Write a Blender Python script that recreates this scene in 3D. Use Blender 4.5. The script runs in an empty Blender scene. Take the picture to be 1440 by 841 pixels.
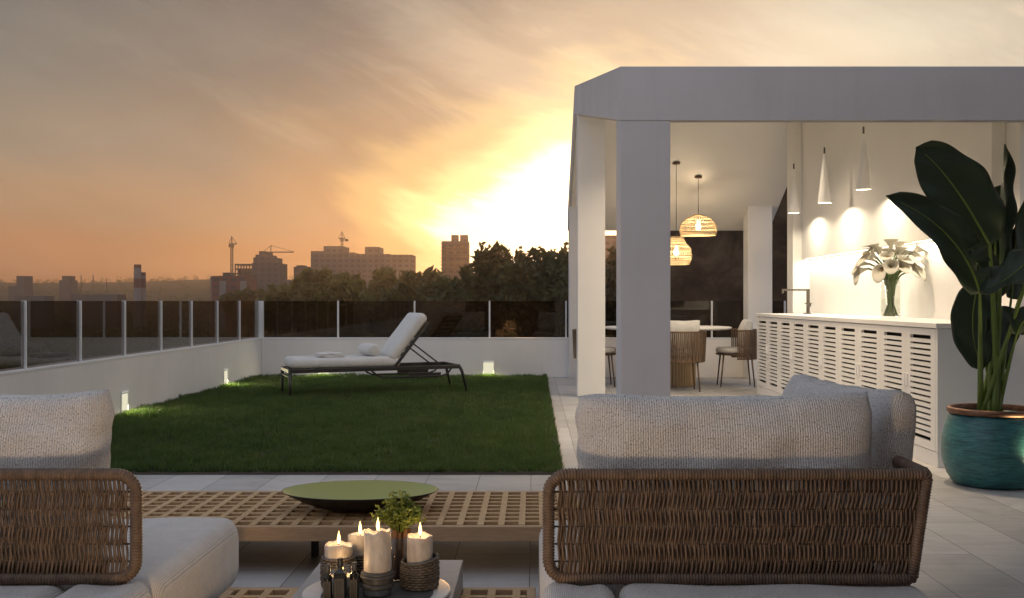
import bpy, bmesh, math, random
import numpy as np
from mathutils import Vector, Matrix, noise as mnoise

random.seed(7)
rng = np.random.default_rng(7)
SC = bpy.context.scene
COL = SC.collection
PI = math.pi
F = 1450.0      # focal length of the photograph in its own pixels
EYE = 1.1       # eye height over the terrace, metres


def PX(px, Y): return (px - 750.0) * Y / F
def PZ(py, Y): return EYE - (py - 423.5) * Y / F


# ------------------------------------------------------------------ mesh builder
class MB:
    def __init__(self):
        self.v = []; self.f = []

    def add(self, verts, faces):
        o = len(self.v)
        self.v.extend([tuple(p) for p in verts])
        self.f.extend([tuple(i + o for i in q) for q in faces])
        return self

    def box(self, x0, x1, y0, y1, z0, z1, M=None):
        vs = [(x0, y0, z0), (x1, y0, z0), (x1, y1, z0), (x0, y1, z0), (x0, y0, z1), (x1, y0, z1), (x1, y1, z1), (x0, y1, z1)]
        if M is not None: vs = [M @ Vector(p) for p in vs]
        return self.add(vs, [(0, 3, 2, 1), (4, 5, 6, 7), (0, 1, 5, 4), (1, 2, 6, 5), (2, 3, 7, 6), (3, 0, 4, 7)])

    def bar(self, a, b, w, h, up=(0, 0, 1)):
        a = Vector(a); b = Vector(b); d = (b - a); L = d.length; d.normalize()
        s = d.cross(Vector(up)).normalized(); u = s.cross(d)
        vs = []
        for p in (a, b):
            for i, j in ((-1, -1), (1, -1), (1, 1), (-1, 1)):
                vs.append(p + s * (i * w / 2) + u * (j * h / 2))
        return self.add(vs, [(0, 1, 2, 3)[::-1], (4, 5, 6, 7), (0, 1, 5, 4), (1, 2, 6, 5), (2, 3, 7, 6), (3, 0, 4, 7)])

    def tube(self, pts, r, n=8, closed=False, cap=True):
        pts = [Vector(p) for p in pts]; m = len(pts)
        rs = r if hasattr(r, '__len__') else [r] * m
        t = []
        for i in range(m):
            if closed: d = pts[(i + 1) % m] - pts[i - 1]
            else: d = pts[min(i + 1, m - 1)] - pts[max(i - 1, 0)]
            t.append(d.normalized())
        ref = Vector((0, 0, 1)) if abs(t[0].z) < .9 else Vector((0, 1, 0))
        nrm = (ref - t[0] * ref.dot(t[0])).normalized()
        vs = []
        for i in range(m):
            nrm = (nrm - t[i] * nrm.dot(t[i])).normalized()
            b = t[i].cross(nrm)
            for k in range(n):
                a = 2 * PI * k / n
                vs.append(pts[i] + (nrm * math.cos(a) + b * math.sin(a)) * rs[i])
        fs = []
        for i in range(m if closed else m - 1):
            j = (i + 1) % m
            for k in range(n):
                l = (k + 1) % n
                fs.append((i * n + k, i * n + l, j * n + l, j * n + k))
        if not closed and cap:
            fs.append(tuple(range(n))[::-1]); fs.append(tuple((m - 1) * n + k for k in range(n)))
        return self.add(vs, fs)

    def lathe(self, prof, n=32, c=(0, 0, 0), sx=1, sy=1, fn=None, cap=True):
        m = len(prof); vs = []
        for r, z in prof:
            for k in range(n):
                a = 2 * PI * k / n
                dr, dz = fn(r, z, a) if fn else (0, 0)
                vs.append((c[0] + (r + dr) * math.cos(a) * sx, c[1] + (r + dr) * math.sin(a) * sy, c[2] + z + dz))
        fs = []
        for i in range(m - 1):
            for k in range(n):
                l = (k + 1) % n
                fs.append((i * n + k, i * n + l, (i + 1) * n + l, (i + 1) * n + k))
        if cap and prof[0][0] > 1e-6: fs.append(tuple(range(n))[::-1])
        if cap and prof[-1][0] > 1e-6: fs.append(tuple((m - 1) * n + k for k in range(n)))
        return self.add(vs, fs)

    def prism(self, poly, axis, a, b):
        """poly of 2D points swept along an axis ('x': poly is (y,z); 'y': poly is (x,z); 'z': (x,y))"""
        def p3(p, t):
            return {'x': (t, p[0], p[1]), 'y': (p[0], t, p[1]), 'z': (p[0], p[1], t)}[axis]
        n = len(poly)
        vs = [p3(p, a) for p in poly] + [p3(p, b) for p in poly]
        fs = [tuple(range(n)), tuple(range(n, 2 * n))[::-1]]
        for i in range(n):
            j = (i + 1) % n
            fs.append((i, i + n, j + n, j))
        return self.add(vs, fs)


def mesh(name, mb, mats, smooth=False, off=(0, 0, 0), fix=True):
    me = bpy.data.meshes.new(name)
    o = Vector(off)
    me.from_pydata([tuple(Vector(p) - o) for p in mb.v], [], mb.f)
    if fix:
        bm = bmesh.new(); bm.from_mesh(me)
        bmesh.ops.recalc_face_normals(bm, faces=bm.faces)
        bm.to_mesh(me); bm.free()
    if smooth:
        me.polygons.foreach_set('use_smooth', [True] * len(me.polygons))
    me.materials.append(mats)
    me.update()
    return me


def tag(o, label=None, cat=None, group=None, kind=None):
    if label: o['label'] = label
    if cat: o['category'] = cat
    if group: o['group'] = group
    if kind: o['kind'] = kind
    return o


def mk(name, mb, mat, parent=None, smooth=False, bevel=0, local=False, loc=None, auto=None, segs=2):
    """ONE mesh object. Builder points are world points unless local=True; they are shifted to the parent / own origin."""
    off = (0, 0, 0)
    if not local:
        if parent is not None:
            off = parent.location
            p = parent.parent
            while p is not None:
                off = Vector(off) + p.location; p = p.parent
        elif loc is not None: off = loc
    o = bpy.data.objects.new(name, mesh(name, mb, mat, smooth or auto, off))
    COL.objects.link(o)
    if parent is not None: o.parent = parent
    elif loc is not None: o.location = loc
    if bevel:
        b = o.modifiers.new('bevel', 'BEVEL'); b.width = bevel; b.segments = segs; b.limit_method = 'ANGLE'; b.angle_limit = math.radians(35)
        b.harden_normals = False
        if auto is None: 
            o.data.polygons.foreach_set('use_smooth', [False] * len(o.data.polygons))
    if auto:
        o.data.set_sharp_from_angle(angle=math.radians(auto))
    return o


def thing(name, label, cat, loc, rz=0, group=None):
    o = bpy.data.objects.new(name, None); o.empty_display_size = .1
    COL.objects.link(o); o.location = loc; o.rotation_euler = (0, 0, rz)
    return tag(o, label, cat, group)


def copy_tree(o, parent=None):
    c = o.copy(); COL.objects.link(c)
    if parent is not None: c.parent = parent
    for ch in list(o.children): copy_tree(ch, c)
    return c


# ------------------------------------------------------------------ materials
def mat(name, base=(.5, .5, .5), rough=.6, metal=0, spec=.5):
    m = bpy.data.materials.new(name); m.use_nodes = True
    b = m.node_tree.nodes['Principled BSDF']
    b.inputs['Base Color'].default_value = (*base, 1)
    b.inputs['Roughness'].default_value = rough
    b.inputs['Metallic'].default_value = metal
    b.inputs['Specular IOR Level'].default_value = spec
    return m


class NT:
    def __init__(self, m):
        self.t = m.node_tree; self.n = self.t.nodes; self.l = self.t.links
        self.b = self.n.get('Principled BSDF')

    def node(self, typ, **kw):
        n = self.n.new(typ)
        for k, v in kw.items():
            if k in n.inputs.keys(): 
                if hasattr(v, 'is_linked') or isinstance(v, bpy.types.NodeSocket): self.l.new(v, n.inputs[k])
                else: n.inputs[k].default_value = v
            else: setattr(n, k, v)
        return n

    def link(self, a, b): self.l.new(a, b)

    def coord(self, kind='Object', scale=(1, 1, 1), rot=(0, 0, 0), loc=(0, 0, 0)):
        c = self.n.new('ShaderNodeTexCoord'); mp = self.n.new('ShaderNodeMapping')
        mp.inputs['Scale'].default_value = scale; mp.inputs['Rotation'].default_value = rot; mp.inputs['Location'].default_value = loc
        self.l.new(c.outputs[kind], mp.inputs['Vector'])
        return mp.outputs['Vector']

    def noise(self, vec, scale=5, detail=4, rough=.55, dist=0):
        n = self.n.new('ShaderNodeTexNoise')
        n.inputs['Scale'].default_value = scale; n.inputs['Detail'].default_value = detail
        n.inputs['Roughness'].default_value = rough; n.inputs['Distortion'].default_value = dist
        if vec is not None: self.l.new(vec, n.inputs['Vector'])
        return n.outputs['Fac']

    def ramp(self, fac, stops, interp='LINEAR'):
        r = self.n.new('ShaderNodeValToRGB'); r.color_ramp.interpolation = interp
        e = r.color_ramp.elements
        while len(e) < len(stops): e.new(.5)
        for i, (p, c) in enumerate(stops):
            e[i].position = p
            e[i].color = (*c, 1) if hasattr(c, '__len__') else (c, c, c, 1)
        if fac is not None: self.l.new(fac, r.inputs['Fac'])
        return r.outputs['Color']

    def math(self, op, a, b=None, c=None, clamp=False):
        n = self.n.new('ShaderNodeMath'); n.operation = op; n.use_clamp = clamp
        for i, x in enumerate((a, b, c)):
            if x is None: continue
            if isinstance(x, bpy.types.NodeSocket): self.l.new(x, n.inputs[i])
            else: n.inputs[i].default_value = x
        return n.outputs[0]

    def mix(self, fac, a, b, blend='MIX'):
        n = self.n.new('ShaderNodeMix'); n.data_type = 'RGBA'; n.blend_type = blend
        for i, x in ((0, fac), (6, a), (7, b)):
            if isinstance(x, bpy.types.NodeSocket): self.l.new(x, n.inputs[i])
            elif hasattr(x, '__len__'): n.inputs[i].default_value = (*x, 1)
            else: n.inputs[i].default_value = x
        return n.outputs[2]

    def bump(self, h, strength=.3, dist=.01):
        b = self.n.new('ShaderNodeBump'); b.inputs['Strength'].default_value = strength; b.inputs['Distance'].default_value = dist
        self.l.new(h, b.inputs['Height']); self.l.new(b.outputs['Normal'], self.b.inputs['Normal'])


def plaster(name, base, var=.05, bump=.12):
    m = mat(name, base, .75, 0, .25); t = NT(m)
    v = t.coord('Object')
    n = t.noise(v, 1.3, 6, .6)
    c = t.ramp(n, [(.3, tuple(x * (1 - var) for x in base)), (.7, tuple(min(1, x * (1 + var)) for x in base))])
    st = t.noise(t.coord('Object', scale=(5, 5, .35)), 2.2, 7, .65)
    c = t.mix(t.ramp(st, [(.50, 0), (.75, var * 3)]), c, tuple(x * .72 for x in base))
    t.link(c, t.b.inputs['Base Color'])
    h = t.noise(v, 90, 5, .6)
    t.bump(h, bump, .004)
    return m


M = {}
M['plaster'] = plaster('light_grey_plaster', (.62, .615, .625), .06, .2)
M['plaster_in'] = plaster('smooth_white_paint', (.78, .76, .73), .03, .05)
M['parapet'] = plaster('parapet_render', (.82, .785, .75), .05, .2)
M['coping'] = mat('coping_white', (.75, .75, .76), .45)
M['white_metal'] = mat('white_powder_coat', (.8, .8, .8), .4)
M['dark_metal'] = mat('dark_metal', (.035, .033, .032), .4, .3)
M['brown_metal'] = mat('bronze_metal', (.16, .10, .06), .38, .7)
M['steel'] = mat('brushed_steel', (.12, .105, .09), .35, .8)
M['cupboard'] = mat('painted_cupboard', (.78, .76, .73), .42)
M['cavity_shade'] = mat('cupboard_inside_shade', (.02, .018, .016), .9)  # near-black: the shade of the unlit cupboard put into the colour
M['counter'] = plaster('stone_countertop', (.72, .70, .68), .05, .03)
M['wall_brown'] = None
M['soil'] = mat('dark_soil', (.03, .022, .015), .95)
M['wick'] = mat('burnt_wick', (.02, .015, .01), .9)
M['rope_white'] = mat('white_cord', (.75, .73, .7), .7)


def mk_brown():
    m = mat('dark_brown_render', (.03, .02, .014), .85, 0, .2); t = NT(m)
    v = t.coord('Object')
    n = t.noise(v, .9, 8, .65, .6)
    t.link(t.ramp(n, [(.36, (.045, .028, .016)), (.52, (.085, .052, .030)), (.68, (.16, .105, .065))]), t.b.inputs['Base Color'])
    t.bump(t.noise(v, 6, 6, .6), .3, .05)
    return m
M['wall_brown'] = mk_brown()


def mk_tile():
    m = mat('stone_plank_tile', (.4, .38, .36), .42, 0, .3); t = NT(m)
    v = t.coord('Object', rot=(0, 0, PI / 2), loc=(0, 0.335 - .32 * 10, 0))
    br = t.n.new('ShaderNodeTexBrick'); br.offset = .5; br.offset_frequency = 2
    t.link(v, br.inputs['Vector'])
    br.inputs['Scale'].default_value = 1; br.inputs['Brick Width'].default_value = 1.28; br.inputs['Row Height'].default_value = .32
    br.inputs['Mortar Size'].default_value = .0022; br.inputs['Mortar Smooth'].default_value = .1; br.inputs['Bias'].default_value = 0
    br.inputs['Color1'].default_value = (.0, .0, .0, 1); br.inputs['Color2'].default_value = (1, 1, 1, 1); br.inputs['Mortar'].default_value = (.5, .5, .5, 1)
    vs = t.coord('Object', scale=(.8, 7, 1))
    n = t.noise(vs, 3.2, 8, .62, .3)
    vb = t.coord('Object', scale=(1.2, .7, 1))
    n2 = t.noise(vb, 1.2, 5, .6, 1.0)
    c = t.ramp(n, [(.25, (.37, .355, .34)), (.5, (.44, .425, .41)), (.75, (.52, .505, .49))])
    c = t.mix(.25, c, t.ramp(n2, [(.3, (.36, .34, .32)), (.7, (.57, .555, .54))]))
    stn = t.noise(t.coord('Object'), 2.3, 9, .7, 1.2)
    c = t.mix(t.ramp(stn, [(.46, .05), (.70, .5)]), c, (.25, .235, .22))
    c = t.mix(.14, c, br.outputs['Color'], 'OVERLAY')
    c = t.mix(br.outputs['Fac'], c, (.13, .12, .11))
    t.link(c, t.b.inputs['Base Color'])
    t.link(t.ramp(n2, [(.3, .50), (.7, .68)]), t.b.inputs['Roughness'])
    h = t.math('SUBTRACT', t.math('MULTIPLY', n, .15), br.outputs['Fac'])
    t.bump(h, .35, .003)
    return m
M['tile'] = mk_tile()


def mk_fabric(name, base, speck=.5, pitch=.0062, rib_axis=0, bump=.7, uv=False):
    """chunky ribbed boucle: vertical cords with dark flecks"""
    m = mat(name, base, .95, 0, .1); t = NT(m)
    t.b.inputs['Sheen Weight'].default_value = .25
    v = t.coord('UV' if uv else 'Object')
    w = t.n.new('ShaderNodeTexWave'); w.wave_type = 'BANDS'; w.bands_direction = 'XYZ'[rib_axis]; w.wave_profile = 'SIN'
    # wave period is 2*pi/(20*scale) object units
    w.inputs['Scale'].default_value = 2 * PI / (20 * pitch); w.inputs['Distortion'].default_value = .8
    w.inputs['Detail'].default_value = 2; w.inputs['Detail Scale'].default_value = 1.0
    t.link(v, w.inputs['Vector'])
    sc = [1, 1, .45]
    vv = t.coord('UV' if uv else 'Object', scale=(1, .6, .6))
    fle = t.noise(vv, 290, 2, .65)
    clump = t.noise(v, 520, 2, .6)
    rib = w.outputs['Fac']
    h = t.math('ADD', t.math('MULTIPLY', rib, .6), t.math('MULTIPLY', clump, .7))
    dark = t.ramp(fle, [(.55 + .06 * (1 - speck), 0), (.62 + .06 * (1 - speck), 1)])
    gro = t.ramp(rib, [(.0, tuple(x * .5 for x in base)), (.5, base)])
    big = t.noise(v, 14, 3, .6)
    gro = t.mix(.35, gro, t.ramp(big, [(.3, tuple(x * .8 for x in base)), (.7, tuple(min(.9, x * 1.15) for x in base))]))
    c = t.mix(t.math('MULTIPLY', dark, .75 * speck), gro, (.10, .085, .075))
    t.link(c, t.b.inputs['Base Color'])
    t.bump(h, bump, .004)
    return m
M['boucle'] = mk_fabric('ribbed_boucle_fabric', (.80, .785, .765), .95, .0072, 0, .9, True)
M['seat_fabric'] = mk_fabric('fine_oatmeal_weave', (.68, .65, .61), .35, .004, 0, .35)
M['seat_rib'] = mk_fabric('ribbed_seat_fabric', (.66, .64, .61), .6, .005, 0, .6)
M['white_fabric'] = mk_fabric('off_white_canvas', (.70, .68, .65), .05, .003, 0, .2)


def mk_wicker(name, a, b, c):
    m = mat(name, a, .5, 0, .4); t = NT(m)
    g = t.n.new('ShaderNodeNewGeometry')
    r = t.ramp(g.outputs['Random Per Island'], [(0, a), (.5, b), (1, c)])
    v = t.coord('Object', scale=(1, 1, .35))
    n = t.noise(v, 60, 4, .6)
    cc = t.mix(.45, r, t.ramp(n, [(.3, tuple(x * .5 for x in a)), (.7, tuple(x * 1.2 for x in c))]))
    t.link(cc, t.b.inputs['Base Color'])
    t.bump(t.noise(v, 350, 3, .6), .3, .002)
    return m
M['wicker'] = mk_wicker('brown_wicker_cord', (.060, .040, .027), (.108, .073, .050), (.185, .128, .090))
M['wicker_grey'] = mk_wicker('grey_wicker_cord', (.06, .05, .042), (.10, .085, .07), (.15, .125, .10))
M['wood_slat'] = mk_wicker('walnut_strap', (.075, .046, .030), (.125, .078, .050), (.18, .118, .078))


def mk_wood(name, a, b, c, axis=0):
    m = mat(name, b, .6, 0, .18); t = NT(m)
    s = [9, 9, 9]; s[axis] = .7
    v = t.coord('Object', scale=tuple(s))
    n = t.noise(v, 3, 8, .6, 1.5)
    fine = t.noise(t.coord('Object', scale=tuple(x * 6 for x in s)), 6, 4, .6)
    col = t.ramp(n, [(.25, a), (.5, b), (.78, c)])
    g = t.n.new('ShaderNodeNewGeometry')
    col = t.mix(.3, col, t.ramp(g.outputs['Random Per Island'], [(0, a), (1, c)]))
    col = t.mix(.25, col, t.ramp(fine, [(.35, tuple(x * .6 for x in a)), (.65, c)]))
    t.link(col, t.b.inputs['Base Color'])
    t.bump(fine, .15, .002)
    return m
M['hole_dark'] = mat('lattice_hole_dark', (.11, .07, .045), .7)
M['teak'] = mk_wood('oiled_teak', (.40, .25, .125), (.52, .345, .18), (.62, .43, .245), 1)
M['teak_x'] = mk_wood('oiled_teak_rail', (.36, .24, .14), (.48, .325, .195), (.58, .41, .26), 0)
M['oak_rib'] = mk_wood('ribbed_oak', (.33, .23, .13), (.42, .30, .18), (.5, .37, .24), 2)
M['bark'] = mk_wood('brown_twig_bark', (.10, .055, .03), (.17, .095, .05), (.26, .15, .085), 2)
M['rattan'] = mk_wicker('golden_rattan', (.46, .34, .19), (.56, .43, .26), (.66, .53, .34))


def mk_glass(name, tint, gloss_rough=.0, ior=1.5, boost=1.0):
    m = bpy.data.materials.new(name); m.use_nodes = True; t = NT(m)
    t.n.remove(t.b)
    out = t.n['Material Output']
    tr = t.node('ShaderNodeBsdfTransparent', Color=(*tint, 1))
    gl = t.node('ShaderNodeBsdfGlossy', Color=(1, 1, 1, 1), Roughness=gloss_rough)
    lwt = t.n.new('ShaderNodeLayerWeight'); lwt.inputs['Blend'].default_value = .5
    f = t.math('MULTIPLY_ADD', t.math('POWER', lwt.outputs['Facing'], 4.0), .9 * boost, .04 * boost, clamp=True)
    mx = t.node('ShaderNodeMixShader')
    t.link(f, mx.inputs[0]); t.link(tr.outputs[0], mx.inputs[1]); t.link(gl.outputs[0], mx.inputs[2])
    t.link(mx.outputs[0], out.inputs['Surface'])
    return m
M['tint_glass'] = mk_glass('smoked_glass', (.56, .52, .48), 0.0, 1.45, .8)
M['clear_glass'] = mk_glass('clear_glass', (.93, .94, .93), 0.0, 1.45, 1.0)


def mk_emit(name, col, strength, clear=False):
    m = bpy.data.materials.new(name); m.use_nodes = True; t = NT(m)
    t.n.remove(t.b); out = t.n['Material Output']
    e = t.node('ShaderNodeEmission', Color=(*col, 1), Strength=strength)
    s = e.outputs[0]
    if clear:
        tr = t.node('ShaderNodeBsdfTransparent', Color=(1, 1, 1, 1))
        a = t.n.new('ShaderNodeAddShader'); t.link(e.outputs[0], a.inputs[0]); t.link(tr.outputs[0], a.inputs[1]); s = a.outputs[0]
    t.link(s, out.inputs['Surface'])
    return m
M['flame'] = mk_emit('candle_flame', (1, .55, .17), 3.2, True)
M['bulb'] = mk_emit('glowing_bulb', (1, .76, .45), 2.5, True)
M['lens'] = mk_emit('lit_step_lens', (1, .94, .68), .8)
M['led'] = mk_emit('led_strip', (1, .86, .62), 4.0)
M['lampface'] = mk_emit('lit_lamp_face', (1, .85, .6), 6.0)


def mk_wax():
    m = mat('ivory_wax', (.72, .66, .57), .45, 0, .4); t = NT(m)
    t.b.inputs['Subsurface Weight'].default_value = .15
    t.b.inputs['Subsurface Radius'].default_value = (.03, .018, .009)
    t.b.inputs['Subsurface Scale'].default_value = .5
    v = t.coord('Object', scale=(1, 1, .5))
    n = t.noise(v, 60, 5, .6)
    t.link(t.ramp(n, [(.3, (.42, .38, .34)), (.7, (.56, .52, .47))]), t.b.inputs['Base Color'])
    t.bump(n, .35, .004)
    return m
M['wax'] = mk_wax()


def mk_leaf(name, a, b, trans=.25, rough=.4, vein=0):
    m = mat(name, a, rough, 0, .4); t = NT(m)
    v = t.coord('Object')
    n = t.noise(v, 9, 4, .6)
    g = t.n.new('ShaderNodeNewGeometry')
    c = t.mix(.5, t.ramp(n, [(.3, a), (.7, b)]), t.ramp(g.outputs['Random Per Island'], [(0, a), (1, b)]))
    t.link(c, t.b.inputs['Base Color'])
    out = t.n['Material Output']
    tl = t.n.new('ShaderNodeBsdfTranslucent')
    t.link(t.mix(.5, c, (b[0] * 1.5, b[1] * 1.6, b[2])), tl.inputs['Color'])
    mx = t.n.new('ShaderNodeMixShader'); mx.inputs[0].default_value = trans
    t.link(t.b.outputs[0], mx.inputs[1]); t.link(tl.outputs[0], mx.inputs[2]); t.link(mx.outputs[0], out.inputs['Surface'])
    return m
M['grass'] = mk_leaf('lawn_grass', (.024, .055, .014), (.095, .155, .042), .35, .5)
def grass_patches():
    m = M['grass']; t = NT(m); v = t.coord('Object', scale=(1, .55, 0))
    n = t.noise(v, 1.6, 5, .62, .4)
    src = t.b.inputs['Base Color'].links[0].from_socket
    c = t.mix(t.ramp(n, [(.40, 0), (.68, .5)]), src, (.125, .16, .048))
    c = t.mix(t.ramp(t.noise(v, 4.5, 3, .5), [(.35, .45), (.55, 0)]), c, (.022, .048, .012))
    t.link(c, t.b.inputs['Base Color'])
grass_patches()
M['leaf_dark'] = mk_leaf('tree_leaf_dark', (.045, .05, .02), (.09, .09, .032), .45, .6)
M['leaf_mid'] = mk_leaf('tree_leaf_olive', (.07, .075, .026), (.14, .13, .042), .45, .6)
M['trunk'] = mat('tree_bark', (.06, .045, .032), .9)
M['herb'] = mk_leaf('herb_leaf', (.10, .15, .03), (.24, .28, .07), .3, .5)
M['calla_stem'] = mk_leaf('calla_stem', (.09, .15, .04), (.15, .22, .07), .1, .4)
M['calla'] = mat('calla_petal', (.62, .59, .50), .55)
M['spadix'] = mat('yellow_spadix', (.45, .28, .05), .6)
M['stalk'] = mk_leaf('plant_stalk', (.10, .16, .03), (.18, .24, .05), .1, .4)


def mk_bigleaf():
    m = mk_leaf('glossy_plant_leaf', (.015, .031, .015), (.028, .052, .022), .12, .34); t = NT(m)
    w = t.n.new('ShaderNodeTexWave'); w.wave_type = 'BANDS'; w.bands_direction = 'Y'
    w.inputs['Scale'].default_value = 7; w.inputs['Distortion'].default_value = .8; w.inputs['Detail'].default_value = 2
    t.link(t.coord('UV', scale=(1, 4, 1)), w.inputs['Vector'])
    t.bump(w.outputs['Fac'], .25, .006)
    su = t.node('ShaderNodeSeparateXYZ'); t.link(t.coord('UV'), su.inputs[0])
    e = t.math('ABSOLUTE', t.math('MULTIPLY_ADD', su.outputs[0], 2.0, -1.0))
    e = t.math('ADD', e, t.math('MULTIPLY', t.math('SUBTRACT', t.noise(t.coord('Object'), 14, 4, .6), .5), .5))
    src = t.b.inputs['Base Color'].links[0].from_socket
    c = t.mix(t.ramp(e, [(.93, 0), (1.0, .8)]), src, (.085, .065, .028))
    c = t.mix(t.math('MULTIPLY', w.outputs['Fac'], .28), c, (.035, .062, .03))
    t.link(c, t.b.inputs['Base Color'])
    t.b.inputs['Roughness'].default_value = .42
    return m
M['bigleaf'] = mk_bigleaf()


def mk_pot():
    m = mat('turquoise_glaze', (.04, .17, .18), .38, 0, .5); t = NT(m)
    v = t.coord('Object', scale=(3.2, 3.2, 26))
    n = t.noise(v, 2.6, 9, .74, 1.0)
    v2 = t.coord('Object', scale=(3, 3, 6))
    n2 = t.noise(v2, 2, 5, .6)
    c = t.ramp(n, [(.30, (.012, .035, .04)), (.44, (.02, .10, .11)), (.56, (.045, .20, .20)), (.75, (.10, .30, .29))])
    c = t.mix(.3, c, t.ramp(n2, [(.35, (.015, .05, .06)), (.7, (.06, .25, .25))]))
    t.link(c, t.b.inputs['Base Color'])
    t.bump(n, .35, .006)
    return m
M['pot'] = mk_pot()


def mk_copper():
    m = mat('aged_copper', (.30, .13, .07), .5, .6); t = NT(m)
    n = t.noise(t.coord('Object', scale=(4, 4, 20)), 5, 6, .6)
    t.link(t.ramp(n, [(.3, (.09, .045, .03)), (.7, (.27, .14, .085))]), t.b.inputs['Base Color'])
    t.bump(n, .2, .003)
    return m
M['copper'] = mk_copper()
M['bowl_in'] = mat('olive_enamel', (.36, .37, .11), .4, 0, .3)
M['bowl_out'] = mat('black_enamel', (.018, .016, .014), .4)
def mk_stone(name, a, b, rough):
    m = mat(name, a, rough); t = NT(m)
    n = t.noise(t.coord('Object'), 12, 7, .65, .8)
    t.link(t.ramp(n, [(.3, a), (.7, b)]), t.b.inputs['Base Color'])
    return m
M['slab'] = mk_stone('grey_stone_slab', (.25, .25, .25), (.33, .33, .33), .4)
M['marble'] = mk_stone('pale_marble', (.50, .47, .43), (.68, .65, .60), .3)
M['slate'] = mk_stone('dark_slate', (.05, .05, .052), (.09, .088, .085), .5)
M['slate_blue'] = mk_stone('blue_glaze', (.07, .09, .12), (.11, .14, .18), .3)
M['bottle'] = mat('dark_bottle_glass', (.012, .014, .012), .12)
M['label_paper'] = mat('dark_label', (.02, .018, .016), .6)
M['label_line'] = mat('label_print', (.16, .14, .12), .6)


def mk_build(name, a, b):
    m = mat(name, a, .85); t = NT(m)
    n = t.noise(t.coord('Object'), .08, 4, .6)
    br = t.n.new('ShaderNodeTexBrick'); br.offset = 0
    t.link(t.coord('Object', rot=(PI / 2, 0, 0)), br.inputs['Vector'])
    br.inputs['Scale'].default_value = 1; br.inputs['Brick Width'].default_value = 3.6; br.inputs['Row Height'].default_value = 3.1; br.inputs['Mortar Size'].default_value = .85
    t.link(t.mix(br.outputs['Fac'], (.05, .048, .05), t.ramp(n, [(.3, a), (.7, b)])), t.b.inputs['Base Color'])
    return m
M['concrete'] = mk_build('far_concrete', (.095, .08, .07), (.14, .12, .105))
M['plain_dark'] = mat('far_plain_wall', (.10, .085, .075), .9)
M['concrete_dark'] = mk_build('far_dark_concrete', (.07, .06, .053), (.105, .09, .08))
M['redbrick'] = mk_build('far_red_brick', (.11, .045, .035), (.15, .06, .045))
M['far_white'] = mat('far_white_panel', (.17, .155, .15), .85)
M['far_red'] = mat('far_red_paint', (.10, .034, .028), .8)
M['far_glass'] = mat('far_window', (.04, .04, .045), .25)
M['crane'] = mat('crane_steel', (.13, .09, .06), .7)


def mk_terrain():
    m = mat('wooded_terrain', (.05, .05, .03), .95, 0, .1); t = NT(m)
    v = t.coord('Object')
    n = t.noise(v, .02, 8, .65, .5); n2 = t.noise(v, .006, 5, .6)
    c = t.ramp(n, [(.3, (.028, .03, .016)), (.5, (.05, .05, .027)), (.62, (.08, .07, .045)), (.72, (.16, .14, .115))])
    c = t.mix(.4, c, t.ramp(n2, [(.35, (.035, .038, .02)), (.65, (.09, .078, .055))]))
    t.link(c, t.b.inputs['Base Color'])
    t.bump(n, .8, 6)
    return m
M['terrain'] = mk_terrain()

# ------------------------------------------------------------------ camera
cam = bpy.data.cameras.new('camera'); co = bpy.data.objects.new('camera', cam); COL.objects.link(co)
co.location = (0, 0, EYE); co.rotation_euler = (PI / 2, 0, 0)
cam.sensor_width = 36; cam.lens = 36 * F / 1440
cam.shift_x = -30 / 1440; cam.shift_y = 3 / 1440
cam.clip_start = .05; cam.clip_end = 20000
SC.camera = co

# ------------------------------------------------------------------ sky and sun
SUN_AZ, SUN_EL = math.radians(-0.2), math.radians(3.0)
sun_dir = Vector((math.sin(SUN_AZ) * math.cos(SUN_EL), math.cos(SUN_AZ) * math.cos(SUN_EL), math.sin(SUN_EL)))
L = bpy.data.lights.new('sun', 'SUN'); L.energy = 1.5; L.angle = math.radians(.55); L.color = (1, .50, .17)
lo = bpy.data.objects.new('sun', L); COL.objects.link(lo); lo.rotation_euler = sun_dir.to_track_quat('Z', 'Y').to_euler()
lo.location = (0, 30, 30)

W = bpy.data.worlds.new('World'); SC.world = W; W.use_nodes = True
t = NT(W); bg = t.n['Background']; wout = t.n['World Output']
tc = t.n.new('ShaderNodeTexCoord'); D = tc.outputs['Generated']
sep = t.node('ShaderNodeSeparateXYZ'); t.link(D, sep.inputs[0])
dx, dy, dz = sep.outputs
az = t.math('ARCTAN2', dx, dy)
el = t.math('ARCSINE', dz)
# cloud coordinates: azimuth / elevation, sheared so that the wisps slant
comb = t.node('ShaderNodeCombineXYZ')
def lin(a, b, ka, kb): return t.math('ADD', t.math('MULTIPLY', a, ka), t.math('MULTIPLY', b, kb))
t.link(lin(az, el, 2.4, 1.0), comb.inputs[0]); t.link(lin(el, az, 6.5, 1.5), comb.inputs[1])
cv = comb.outputs[0]
n_big = t.noise(cv, 1.3, 4, .55, .6)
n_wisp = t.noise(cv, 2.1, 9, .58, .5)
comb2 = t.node('ShaderNodeCombineXYZ')
t.link(lin(az, el, 2.4, .4), comb2.inputs[0]); t.link(lin(el, az, 8.0, 2.6), comb2.inputs[1]); comb2.inputs[2].default_value = 7.9
n_w2 = t.noise(comb2.outputs[0], 2.0, 10, .62, .35)
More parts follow.
